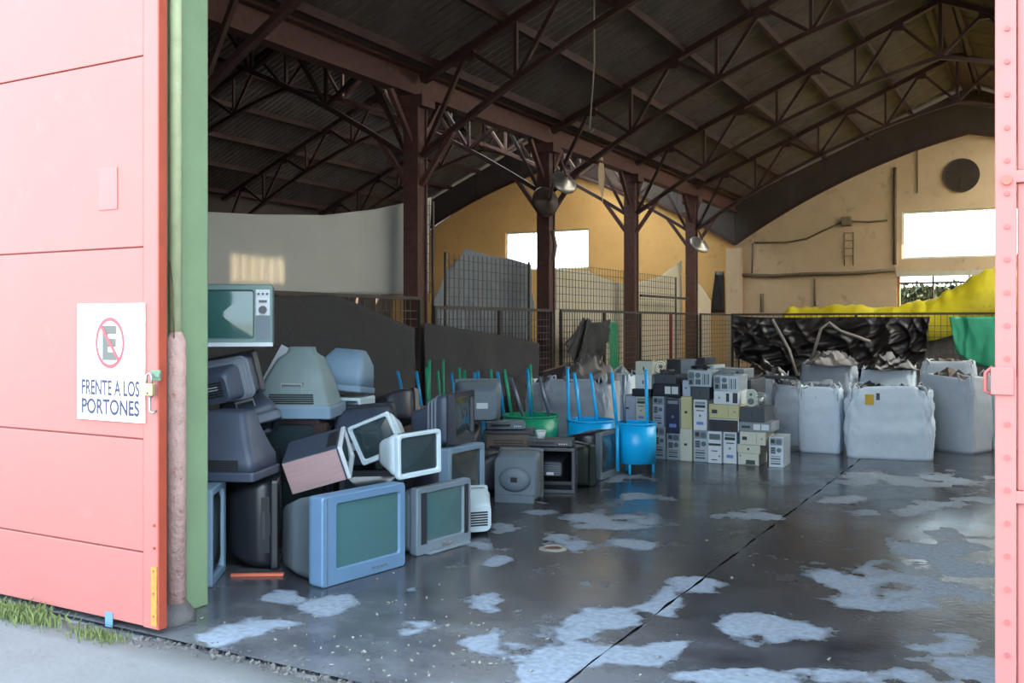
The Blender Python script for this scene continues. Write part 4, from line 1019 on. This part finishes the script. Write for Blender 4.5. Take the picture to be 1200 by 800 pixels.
# ------------------------------------------------------------------ blue and green drum stands with upright tube legs
M_cyan = mat('bright_blue_paint', (10, 170, 232), .35, 0, .06, 5)
M_teal = mat('blue_tube_paint', (30, 140, 190), .35, 0, .08, 5)
M_grn = mat('green_tube_paint', (32, 150, 112), .35, 0, .08, 5)
M_metal = mat('grey_metal_tube', (112, 124, 140), .35, .5, .08, 5)
def drum_stand(label, cx, Z, r_, zb, zt, legs, md, skirt=True):
    """sheet-metal drum with tube legs; legs = (top x, top y, bottom x, bottom y, material, depth offset)"""
    c = at_depth(cx, HORIZON, Z); t = thing('drum_stand', label, 'drum stand', (c.x, c.y, 0)); n = 36
    ring = lambda R, z: [(R * math.cos(2 * math.pi * k / n), R * math.sin(2 * math.pi * k / n), z) for k in range(n)]
    MB().loft([ring(r_ * .97, zb), ring(r_, zb), ring(r_, zt), ring(r_ * .97, zt), ring(r_ * .96, zb + .03)], True, True).build('drum', md, t)
    MB().tube([(r_ * math.cos(2 * math.pi * k / n), r_ * math.sin(2 * math.pi * k / n), zt) for k in range(n + 1)], .012, 6).build('rim', md, t)
    for k in range(3):
        a = 2 * math.pi * k / 3 + .5; MB().tube([(r_ * .85 * math.cos(a), r_ * .85 * math.sin(a), 0), (r_ * .85 * math.cos(a), r_ * .85 * math.sin(a), zb + .01)], .016, 8).build('foot', md, t)
    for (x0, y0, x1, y1, m, dz) in legs:
        a = at_depth(x0, y0, Z + dz) - Vector((c.x, c.y, 0)); b_ = at_depth(x1, y1, Z + dz) - Vector((c.x, c.y, 0))
        lg = MB().tube([b_, a], .019, 10).build('leg', m, t)
        MB().tube([a - Vector((0, 0, .002)), a + Vector((0, 0, .012))], .021, 10).build('cap', m, lg)
    return t
B, G, K = M_teal, M_grn, M_metal
C2 = M_cyan
drum_stand('bright blue metal drum stand with upright tube legs, nearest and fully in view', 746, 10.55, .215, .115, .545, [(717, 437, 723, 500, C2, -.1), (723, 500, 724, 552, C2, -.24), (757, 434, 759, 508, C2, .05), (731, 440, 732, 505, K, .15)], C2)
drum_stand('blue drum stand just behind the nearest one, only its rim and legs in view', 692, 11.0, .27, .12, .53, [(665, 432, 667, 505, C2, -.05), (673, 438, 682, 505, C2, .1), (692, 438, 702, 508, C2, 0), (676, 446, 680, 505, B, .18)], C2)
drum_stand('green-rimmed drum stand with mixed legs behind the open-backed television', 622, 11.0, .32, .12, .585, [(591, 434, 601, 494, G, -.05), (583, 437, 592, 494, B, 0), (618, 433, 623, 494, B, .1), (621, 428, 624, 490, G, .2), (599, 443, 617, 500, K, -.2), (632, 442, 645, 492, K, -.1)], M_grn)
drum_stand('drum stand with a cluster of short blue and green legs behind the slate dome', 560, 11.3, .26, .12, .56, [(575, 434, 580, 490, G, 0), (556, 438, 560, 490, B, 0), (560, 436, 564, 490, B, .1), (544, 435, 547, 490, G, .1)], M_teal)
drum_stand('drum stand with close green legs behind the rib-backed television', 520, 12.0, .24, .12, .56, [(538, 432, 541, 488, G, 0), (529, 438, 535, 488, B, -.1), (519, 422, 520, 488, G, .1), (513, 435, 517, 488, G, 0)], M_grn)
drum_stand('leftmost drum stand, one blue leg leaning out over the televisions', 486, 10.9, .22, .12, .60, [(466, 436, 480, 494, B, 0), (488, 436, 496, 490, B, 0), (500, 432, 503, 488, G, .1), (503, 423, 503, 488, G, .15)], M_teal)

# ------------------------------------------------------------------ wall of computer cases
C_sil = mat('silver_case_steel', (172, 184, 192), .4, .35, .08, 8)
C_lav = mat('lilac_grey_case', (164, 172, 190), .45, .2, .08, 8)
C_bei = mat('beige_case', (196, 196, 180), .55, 0, .06, 6)
C_yel = mat('yellowed_case', (190, 184, 138), .55, 0, .08, 6)
C_wht = mat('white_case', (206, 212, 216), .5, 0, .05, 6)
C_gry = mat('grey_case', (124, 132, 140), .55, 0, .08, 6)
C_dkg = mat('dark_grey_case', (62, 68, 76), .5, 0, .1, 6)
C_blk = mat('black_case', (34, 36, 46), .4, 0, .1, 6)
C_nav = mat('navy_black_case', (40, 46, 70), .4, 0, .1, 6)
C_blue = mat('pale_blue_case', (120, 164, 198), .45, 0, .06, 6)
C_port = mat('dark_port', (44, 50, 54), .6)
C_fan = mat('grey_fan_grille', (92, 104, 110), .5, .3, .1)
C_grn = mat('dark_green_opening', (44, 72, 62), .6)
C_pink = mat('pink_dot', (206, 90, 120), .5); C_lblue = mat('blue_badge', (110, 130, 190), .5)
PCY = 11.0
def case(label, x0, y0, x1, y1, style, m, depth=.42, Y=PCY, floor_=False, cat='computer', name='computer_case', m2=None, tilt=0):
    a = on_Y(x0, y1, Y); b_ = on_Y(x1, y0, Y); w = b_.x - a.x - .006; zz = lambda y: on_Y(822, y, Y).z; z0 = 0.0 if floor_ else max(0, zz(y1)); h = zz(y0) - z0 - .002
    Y = Y + .045 * noise2(x0, y0)
    t = thing(name, label, cat, (a.x + w / 2, Y, z0), (0, math.radians(tilt), math.radians(3.0 * noise2(y0, x0))))
    MB().box(-w / 2, w / 2, 0, depth, 0, h).build('body', m, t, bevel=.004)
    tall = h >= w; Ln, Wd = (h, w) if tall else (w, h)
    def rect(nm, u0, u1, v0, v1, mm, pr=.004, par=None):
        if tall: X0, X1, Z0, Z1 = -w / 2 + v0 * w, -w / 2 + v1 * w, h * (1 - u1), h * (1 - u0)
        else: X0, X1, Z0, Z1 = -w / 2 + u0 * w, -w / 2 + u1 * w, h * v0, h * v1
        return MB().box(X0, X1, -pr, .001, Z0, Z1).build(nm, mm, par or t)
    def disc(nm, u, v, R, mm, pr=.005):
        X, Zc = (-w / 2 + v * w, h * (1 - u)) if tall else (-w / 2 + u * w, h * v)
        MB().disc((X, -pr, Zc), R, 'y', 18, pr).build(nm, mm, t)
    if style == 'rear':
        ps = rect('power_supply', .03, .27, .08, .92, m2 or C_gry, .003)
        disc('fan_grille', .15, .68, Wd * .19, C_fan, .006); rect('power_socket', .07, .2, .14, .40, C_port, .006)
        rect('port_panel', .33, .56, .12, .48, m2 or C_gry, .003)
        for k in range(3): rect('port', .35 + .07 * k, .39 + .07 * k, .16, .42, C_port, .007)
        disc('case_fan', .43, .70, Wd * .17, C_fan, .006)
        for k in range(4): rect('slot_cover', .62 + .08 * k, .66 + .08 * k, .14, .8, C_port if k % 2 else C_gry, .004)
    elif style == 'front':
        rect('front_bezel', .01, .99, .02, .98, m2 or m, .012)
        rect('drive_bay', .06, .15, .12, .88, C_gry, .015); rect('drive_bay', .17, .26, .12, .88, C_port, .015)
        rect('floppy_slot', .34, .37, .2, .8, C_port, .014); disc('power_button', .52, .5, Wd * .09, C_gry, .016)
        rect('badge', .72, .82, .25, .75, C_lblue, .014)
    elif style == 'dots':
        rect('front_bezel', .01, .99, .02, .98, m2 or m, .01)
        rect('drive_bay', .08, .26, .1, .9, C_fan, .012); rect('drive_bay', .38, .45, .04, .96, C_port, .013)
        rect('slot', .6, .63, .25, .7, C_port, .012); rect('slot', .88, .91, .25, .7, C_port, .012); disc('power_button', .77, .84, Wd * .07, C_pink, .014)
    elif style == 'desk':
        rect('front_bezel', .01, .99, .03, .97, m2 or m, .010)
        rect('drive_bay', .50, .62, .2, .85, C_port, .013); rect('drive_bay', .76, .95, .12, .9, C_port, .013); disc('power_button', .22, .5, Wd * .08, C_gry, .013)
    elif style == 'floppy':
        rect('front_bezel', .01, .99, .03, .97, m2 or m, .010)
        rect('floppy_slot', .1, .28, .35, .62, C_port, .013); rect('cover_line', .64, .65, .05, .95, C_gry, .012); disc('power_button', .85, .5, Wd * .07, C_gry, .013)
    elif style == 'open':
        rect('cavity', .04, .96, .08, .92, C_blk, .002); rect('edge_rail', 0, 1, .92, 1, C_wht, .008); rect('edge_rail', .97, 1, 0, .92, C_wht, .008); rect('drive_cage', .62, .9, .15, .7, M_maroon, .006)
    elif style == 'plain':
        rect('cover', .03, .97, .05, .95, m2 or m, .004); rect('latch', .45, .52, .35, .6, C_port, .008)
    elif style == 'slotted':
        rect('front_bezel', .01, .99, .03, .97, m2 or m, .008)
        rect('vent_strip', .08, .35, .35, .6, C_port, .010); rect('drive_bay', .45, .66, .2, .8, C_wht, .010); rect('drive_bay', .7, .93, .2, .8, C_wht, .010)
    elif style == 'printer':
        rect('front_cover', .02, .98, .05, .95, m2 or m, .01); rect('paper_slot', .38, .82, .12, .45, C_grn, .012); rect('tray_edge', .3, .9, .08, .12, C_gry, .02); rect('button', .08, .16, .7, .85, C_gry, .013)
    return t
L = [
 ('silver tower case seen from the rear, half behind the nearest blue drum, at floor level', 766, 502, 780, 541, 'rear', C_sil, 1),
 ('silver tower case seen from the rear, on the floor under the navy-fronted case', 780.5, 510, 797, 541, 'rear', C_sil, 1),
 ('pale grey-beige tower on the floor under the yellowed one', 797.5, 503, 811.7, 542, 'plain', C_bei, 1),
 ('silver tower case seen from the rear on the floor, under the white-fronted tower', 812, 504, 829.7, 543, 'rear', C_sil, 1),
 ('white-fronted tower with a dark band and pink button on the floor', 830.2, 504, 846.7, 543, 'dots', C_wht, 1),
 ('white-fronted tower with pale blue sides on the floor', 847, 504, 863.5, 543, 'front', C_blue, 1),
 ('ivory printer with a dark green paper slot on the floor', 865, 527, 890, 545, 'printer', C_bei, 1),
 ('flat beige case lying on the ivory printer', 864, 517, 892, 527, 'plain', C_bei, 0),
 ('flat beige desktop case with dark holes, second above the printer', 868, 502, 899, 517, 'floppy', C_bei, 0),
 ('flat grey slotted case lying above the beige desktop case', 867, 491, 905, 502, 'slotted', C_gry, 0),
 ('dark grey box on top of the flat grey slotted case', 868, 474, 897, 491, 'plain', C_dkg, 0),
 ('silver tower with round vents, rightmost on the floor beside the bulk bags', 901, 507, 918.6, 547, 'rear', C_sil, 1),
 ('opened flat case with dark inside and white edges, under the yellowed desktop', 831, 489, 867, 504, 'open', C_dkg, 0),
 ('flat yellowed desktop case with a floppy slot', 831, 472.5, 867, 489, 'floppy', C_yel, 0),
 ('flat white desktop case with two dark drive bays', 837, 457, 867, 472.5, 'desk', C_wht, 0),
 ('flat silver case seen from the rear, top of the stack with the yellowed desktop', 836, 439, 865.5, 457, 'rear', C_sil, 0),
 ('white-fronted tower with a drive and blue badge on the rear-facing silver tower', 813, 468, 829.5, 504, 'front', C_wht, 0),
 ('dark grey box on the white-fronted tower with blue badge', 810, 453, 832, 468, 'plain', C_dkg, 0),
 ('flat silver case seen from the rear, highest of the middle stacks', 806, 434, 834, 453, 'rear', C_sil, 0),
 ('yellowed beige tower standing on the pale grey-beige one', 798, 465, 811.5, 503, 'plain', C_yel, 0),
 ('pale lilac case on top of the yellowed tower', 799, 446, 809, 465, 'plain', C_lav, 0),
 ('navy-fronted tower with silver edges', 780.5, 468, 797, 510, 'front', C_nav, 0),
 ('lilac-silver tower seen from the rear, upper one beside the blue drum', 765.5, 466, 779.5, 502, 'rear', C_lav, 0),
 ('wide black case lying across the navy and lilac towers', 764, 451, 797, 466, 'slotted', C_blk, 0),
 ('dark grey sloping case on the wide black one', 766, 440, 792, 451, 'plain', C_dkg, 0),
 ('narrow beige tower standing behind the legs of the nearest blue drum', 745.5, 467, 758, 500, 'front', C_bei, 0),
 ('grey tower on the floor behind the nearest blue drum', 744, 500, 759, 541, 'plain', C_gry, 1),
 ('flat dark case on the narrow beige tower behind the drum legs', 741, 458, 763.5, 467, 'plain', C_blk, 0),
 ('white boxy case on the flat dark one', 743, 441, 763, 458, 'plain', C_wht, 0),
 ('white case on the very top left of the computer wall', 744, 425, 765, 441, 'plain', C_bei, 0),
 ('light blue-grey tower left of the narrow beige tower', 726, 467, 744.5, 498, 'plain', C_lav, 0),
 ('grey tower at floor level, leftmost behind the blue drum', 726, 498, 743.5, 541, 'plain', C_gry, 1),
]
for lab, x0, y0, x1, y1, st, m, fl in L:
    m2 = {'white-fronted tower with pale blue sides on the floor': C_wht, 'navy-fronted tower with silver edges': C_nav}.get(lab)
    mm = C_sil if lab.startswith('navy') else m
    case(lab, x0, y0, x1, y1, st, mm, floor_=bool(fl), m2=m2)
# added dark crate: fills the dark gaps and carries the stuff on top
a = on_Y(768, 440, 11.52); b_ = on_Y(880, 440, 11.52)
t = thing('filler_crate', 'large dark crate added behind the computer wall to fill its dark gaps', 'crate', ((a.x + b_.x) / 2, 11.52, 0)); w = b_.x - a.x
MB().box(-w / 2, w / 2, 0, .7, 0, .96).build('body', C_dkg, t, bevel=.01)
for k in range(7): MB().box(-w / 2 + .02 + k * (w - .06) / 6.5, -w / 2 + .08 + k * (w - .06) / 6.5, -.012, 0, .02, .94).build('batten', C_blk, t)
cz = .963
def top_case(label, x0, x1, h, m, Yo=11.56, depth=.4, style='plain', tilt=0):
    a = on_Y(x0, 440, Yo); b2 = on_Y(x1, 440, Yo); t = thing('computer_case', label, 'computer', ((a.x + b2.x) / 2, Yo, cz), (0, 0, .1 * noise2(x0, 1))); w = b2.x - a.x
    MB().box(-w / 2, w / 2, 0, depth, 0, h).build('body', m, t, bevel=.006); MB().box(-w * .4, w * .4, -.004, 0, h * .2, h * .8).build('cover', m, t)
top_case('black case behind the computer wall, under the fence post', 781, 797, .22, C_blk)
top_case('green-grey case on the crate behind the highest silver case', 797.5, 815, .22, C_gry)
top_case('dark case on the crate right of the green-grey one', 816, 826, .25, C_blk)
top_case('flat grey board case lying on the crate at the right', 838, 872, .12, C_gry)
top_case('pale flat case lying on the crate, between dark ones', 827, 837, .16, C_sil)
# small things on the right-hand stack
M_cr = mat('cream_speaker', (186, 190, 176), .5)
t = thing('computer_speaker', 'small rounded cream speaker on the dark grey box', 'speaker'); 
MB().loft([rrect(.11, .19, .04, .095, 0), rrect(.12, .20, .05, .10, .02), rrect(.10, .18, .05, .09, .10)], True, True).build('casing', M_cr, t)
MB().disc((0, -.006, .06), .038, 'y', 20, .008).build('cone', C_fan, t); MB().disc((0, -.006, .14), .018, 'y', 16, .008).build('tweeter', C_fan, t)
t.location = on_Y(880, 474, 11.02); t.location.z = on_Y(822, 474, 11.0).z
t = thing('desk_fan', 'small chrome fan head lying beside the cream speaker', 'fan')
b_ = MB(); n = 24
for R in (.03, .055, .08): b_.tube([(R * math.cos(2 * math.pi * k / n), 0, .085 + R * math.sin(2 * math.pi * k / n)) for k in range(n + 1)], .004, 5)
b_.build('cage', M_chrome, t); MB().disc((0, .0, .085), .02, 'y', 14, .05).build('hub', M_chrome, t)
t.location = on_Y(892, 474, 11.05); t.location.z = on_Y(822, 474, 11.0).z
t = thing('desk_fan', 'chrome fan head on top of the computer wall beside the white case', 'fan')
b_ = MB()
for R in (.03, .055, .085): b_.tube([(R * math.cos(2 * math.pi * k / n), 0, .09 + R * math.sin(2 * math.pi * k / n)) for k in range(n + 1)], .004, 5)
b_.build('cage', M_chrome, t); MB().disc((0, .0, .09), .02, 'y', 14, .05).build('hub', M_chrome, t)
t.location = on_Y(773.5, 440, 11.1); t.location.z = on_Y(822, 440, 11.0).z
def keyboard(label, c, rot, m, w=.44):
    t = thing('keyboard', label, 'keyboard', c, rot); MB().box(-w / 2, w / 2, 0, .16, 0, .03).build('case', m, t, bevel=.004)
    for i in range(4):
        for j in range(12): MB().box(-w / 2 + .02 + j * (w - .04) / 12, -w / 2 + .045 + j * (w - .04) / 12, .015 + .034 * i, .043 + .034 * i, .03, .038).build('key', m, t)
    return t

# ------------------------------------------------------------------ bulk bags
M_bag = cloth_mat('white_woven_bag', (226, 238, 250), .18, .55, .06, 5, .25, 14)
M_bag2 = cloth_mat('grey_woven_bag', (184, 192, 204), .18, .6, .08, 5, .3, 14)
M_strap = mat('pale_webbing', (180, 184, 186), .7)
def bag(label, cx, ybase, w, d, h, a, seed, m=M_bag, slump=.04, loops=True, tags=False, crease=.016, rim=.06):
    Z = EYE * FPX / (ybase - HORIZON); p = at_depth(cx, HORIZON, Z + d * .5)
    t = thing('bulk_bag', label, 'bulk bag', (p.x, p.y, 0), (0, 0, YAW + math.radians(a)), 'woven bulk bags of scrap')
    n, nz = 72, 26; rings = []
    for j in range(nz + 1):
        f = j / nz; z = h * f; bul = 1 + slump * math.sin(math.pi * min(1, f * 1.1)) - .06 * max(0, f - .8) / .2
        ring = []
        for k in range(n):
            th = 2 * math.pi * k / n; c, s = math.cos(th), math.sin(th); ex = 2 / 9.0
            X = math.copysign(abs(c) ** ex, c) * w / 2 * bul; Yp = math.copysign(abs(s) ** ex, s) * d / 2 * bul
            q = crease * (noise2(th * 5, f * 6, seed) + .8 * noise2(th * 11 + f * 9, f * 17, seed + 1) - .8 * abs(math.sin(f * 9 + 2.5 * noise2(th * 2, f, seed + 3)))) * (0.3 + f)
            rg = lambda a_: (1 - abs(math.sin(a_))) ** 2
            q += crease * .9 * (rg(th * 4.5 + 3 * f + 2 * noise2(th, f * 3, seed)) - .9 * rg(f * 5 + 1.2 * noise2(th * 2, f, seed + 2)) + .7 * rg(th * 9 - 7 * f + seed)) * (.35 + f)
            zz = z + (rim * noise2(th * 3, 1, seed) * max(0, f - .75) / .25)
            ring.append((X * (1 + q * 1.4), Yp * (1 + q * 1.4), max(0, zz)))
        rings.append(ring)
    MB().loft(rings, True, False).build('bag_body', m, t, solid=.006, fix=False)
    r = random.Random(seed)
    if loops:
        for sx, sy in ((-1, -1), (1, -1), (1, 1), (-1, 1)):
            x, y = sx * w * .42, sy * d * .42; dx = -sx * r.uniform(.05, .2) * w; dy = r.uniform(-.1, .1)
            P = [(x * 1.06, y * 1.06, h * .80), (x, y, h * 1.0), (x + dx * .4, y + dy, h + r.uniform(.01, .07)), (x + dx, y + dy, h + r.uniform(.0, .05)), (x + dx * 1.1, y * .98, h * .86)]
            MB().tube(P, .016, 6).build('lifting_loop', M_strap, t)
    if tags:
        MB().box(-w * .28, -w * .18, -d * .535, -d * .525, h * .78, h * .93).build('yellow_tag', mat('yellow_tag', (214, 170, 40), .6), t)
        MB().box(-w * .15, -w * .11, -d * .535, -d * .525, h * .85, h * .95).build('dark_tag', C_blk, t)
    # scrap inside
    b = MB(); cols = []
    for i in range(26):
        s = Vector((r.uniform(.04, .12), r.uniform(.04, .10), r.uniform(.015, .06)))
        M = Matrix.Translation((r.uniform(-.25, .25) * w, r.uniform(-.25, .25) * d, h * .88 + r.uniform(-.03, .10))) @ Euler((r.gauss(0, .5), r.gauss(0, .5), r.random() * 6)).to_matrix().to_4x4()
        b.box(-s.x, s.x, -s.y, s.y, -s.z, s.z, M)
    b.box(-w * .38, w * .38, -d * .38, d * .38, h * .3, h * .80)
    o = b.build('scrap_load', [C_dkg, C_blk, C_gry, M_brownboard][seed % 4], t); o['kind'] = 'stuff'
    return t
bag('widest white bulk bag with a yellow tag, in front of the others', 1041, 538.5, .98, .8, .84, -20, 1, M_bag, .05, tags=True, crease=.024)
bag('white bulk bag left of the yellow-tagged one', 963, 531, .50, .5, .82, -26, 2, M_bag)
bag('tall grey-white bulk bag turned corner-on at the right', 1119, 530, .74, .55, .97, -52, 3, M_bag2, .02)
bag('slumped crumpled bulk bag leaning beside the computer wall', 922, 522, .38, .5, .80, -15, 4, M_bag2, .10, crease=.035)
bag('bulk bag of black scrap behind the slumped one', 972, 498, .80, .8, .98, -28, 5, M_bag2, .03, crease=.02)
bag('bulk bag of scrap behind the yellow-tagged one', 1042, 500, .80, .8, .92, -28, 6, M_bag, .03)
bag('bulk bag of scrap in the back row behind the corner-on bag', 1112, 500, .80, .8, 1.02, -28, 7, M_bag2, .03)
bag('bulk bag mostly hidden by the right gate leaf', 1196, 528, .8, .7, .95, -28, 8, M_bag, .03)
bag('grey bulk bag behind the blue drum legs', 682, 516, .95, .85, .86, -20, 9, M_bag2, .06, crease=.03, rim=.10)
bag('white bulk bag behind the grey tower and drum legs', 722, 508, .62, .6, .88, -25, 10, M_bag, .04, crease=.02)
bag('small grey bulk bag behind the green-rimmed drum', 643, 505, .55, .55, .75, -25, 11, M_bag2, .05, crease=.03)
bag('bulk bag of boards behind the right end of the computer wall', 893, 503, .75, .7, .82, -28, 12, M_bag2, .03, crease=.02, rim=.08)
p = on_Y(900, 455, 11.5)
keyboard('black keyboard lying across the slumped bulk bag', Vector((*at_depth(914, HORIZON, 12.75).xy, .90)), (.02, .05, .3), C_blk)

# ------------------------------------------------------------------ litter and the broken drain on the floor
r = random.Random(21); b = MB()
for i in range(120):
    if r.random() < .6: x, y = r.gauss(470, 90), r.uniform(700, 795)
    else: x, y = r.uniform(300, 1150), r.uniform(600, 798)
    p = on_floor(x, y); s = r.uniform(.002, .010) * (1.6 if r.random() < .12 else 1)
    if p.y < 3.6 or p.x < -4.1: continue
    M = Matrix.Translation((p.x, p.y, .003)) @ Euler((r.gauss(0, .3), r.gauss(0, .3), r.random() * 6)).to_matrix().to_4x4()
    b.box(-s, s, -s * .6, s * .6, -.002, .003, M)
tag(b.build('floor_litter', mat('pale_litter', (128, 126, 116), .8, 0, .3, 30), fix=False), 'scattered pale scraps and crumbs on the wet floor', 'litter', kind='stuff')
c = on_floor(648, 643)
t = thing('broken_drain', 'small broken drain hole with a pale crumbled rim in the floor', 'drain', (c.x, c.y, 0)); n = 20
ring = lambda R, z, s: [(R * math.cos(2 * math.pi * k / n) * (1 + .15 * noise2(k, s)), R * math.sin(2 * math.pi * k / n) * (1 + .15 * noise2(k, s + 3)), z) for k in range(n)]
MB().loft([ring(.10, .001, 1), ring(.09, .012, 1), ring(.075, .016, 2), ring(.06, .006, 2)], False, False).build('rim', mat('pale_crumbled_concrete', (120, 116, 108), .9, 0, .25, 14, .4, 30), t)
MB().disc((0, 0, .001), .07, 'z', 20, .004).build('hole', mat('rusty_dark_hole', (74, 44, 36), .9), t)

# ------------------------------------------------------------------ loose clutter on the heaps
M_card = mat('dirty_cardboard', (128, 108, 90), .9, 0, .15, 6)
M_pcb = mat('green_circuit_board', (48, 84, 66), .6, 0, .2, 10)
def cable_coil(label, c, R, m, seed, turns=4):
    r = random.Random(seed); t = thing('cable_coil', label, 'cable', c); P = []
    for k in range(turns * 14):
        a = 2 * math.pi * k / 14; rr = R * (1 + .18 * noise2(a * .7, seed)); P.append((rr * math.cos(a), rr * math.sin(a), .012 + .035 * (k / (turns * 14)) + .015 * noise2(a, seed + 2)))
    MB().tube(P, .009, 6).build('cable', m, t)
    MB().box(-.02, .02, -.014, .014, 0, .02, Matrix.Translation((R * 1.25, 0, .02))).build('plug', C_blk, t)
    MB().tube([P[-1], (R * 1.1, .03, .03), (R * 1.25, 0, .03)], .008, 6).build('lead', m, t)
def board(label, c, rot, w, h, m, mat_chip):
    t = thing('circuit_board', label, 'circuit board', c, rot); MB().box(-w / 2, w / 2, -h / 2, h / 2, 0, .006).build('board', m, t)
    for i in range(6): MB().box(-w * .4 + i * w * .14, -w * .32 + i * w * .14, -h * .3 + (i % 3) * h * .2, -h * .15 + (i % 3) * h * .2, .006, .02).build('chip', mat_chip, t)
zt = on_Y(822, 434, 11.0).z
c = on_Y(818, 434, 11.15); cable_coil('black cable coil on the highest silver case', (c.x, 11.2, zt), .09, C_blk, 3)
c = on_Y(850, 439, 11.15); cable_coil('grey cable coil on the flat silver case above the yellowed desktop', (c.x, 11.2, on_Y(822, 439, 11).z), .10, C_gry, 4)
c = on_Y(780, 440, 11.15); cable_coil('black cable coil on the dark grey sloping case', (c.x, 11.2, on_Y(822, 440, 11).z), .08, C_blk, 5)
c = on_Y(755, 425, 11.15); board('small green circuit board on the topmost left white case', (c.x, 11.2, on_Y(822, 425, 11).z), (0, 0, .4), .16, .2, M_pcb, C_blk)
t = thing('cardboard_box', 'flattened brown cardboard box leaning behind the leftmost drum legs', 'box')
MB().box(-.16, .16, 0, .05, 0, .34).build('flaps', M_card, t, bevel=.004); MB().box(-.16, .16, -.004, 0, .16, .175).build('tape', M_label, t)
place(t, 478, 9.9, 5, -8, 6, z0=0); t.location.z += 0
t.scale = (1, 1, 2.3)
t = thing('brown_panel', 'brown panel stuck out of the small grey bulk bag', 'panel')
MB().box(-.22, .22, 0, .02, 0, .30).build('sheet', M_maroon, t, bevel=.003); MB().box(-.20, .20, -.004, 0, .27, .29).build('edge_strip', M_card, t)
place(t, 655, 13.9, 0, -25, -16, z0=.68)
# crumpled film lying over the back bags
def crumple(label, cx, Z, w, d, z0, m, seed, hgt=.22):
    c = at_depth(cx, HORIZON, Z); 
    def fn(u, v):
        X = (u - .5) * w; Y = (v - .5) * d; e = 1 - max(abs(u - .5), abs(v - .5)) * 2
        rg = lambda a: (1 - abs(math.sin(a))) ** 2
        return (X + .03 * noise2(u * 9, v * 9, seed), Y, z0 + hgt * (.15 + e ** .6) * (.5 + .35 * noise2(u * 5, v * 5, seed) + .35 * rg(u * 9 + v * 4 + seed) + .25 * rg(v * 11 - u * 6)) - .06)
    o = MB().grid(fn, 40, 40).build('crumpled_film', m, solid=.004, fix=False); o.location = (c.x, c.y, 0); o.rotation_euler = (0, 0, YAW)
    return tag(o, label, 'plastic film')
M_greyfilm = mat('grey_crumpled_film', (112, 104, 102), .5, 0, .2, 5)
crumple('crumpled grey plastic heaped on the bag of black scrap', 972, 15.5, .75, .6, 1.0, M_greyfilm, 1, .30)
crumple('crumpled black plastic heaped on the bag behind the yellow-tagged one', 1042, 15.3, .75, .6, .94, M_black, 2, .28)
crumple('crumpled grey plastic heaped on the grey bag behind the drum legs', 690, 13.8, .8, .7, .86, M_greyfilm, 3, .36)
crumple('crumpled dark plastic lying on the bag at the right end of the computer wall', 893, 15.2, .7, .6, .83, M_black, 5, .28)
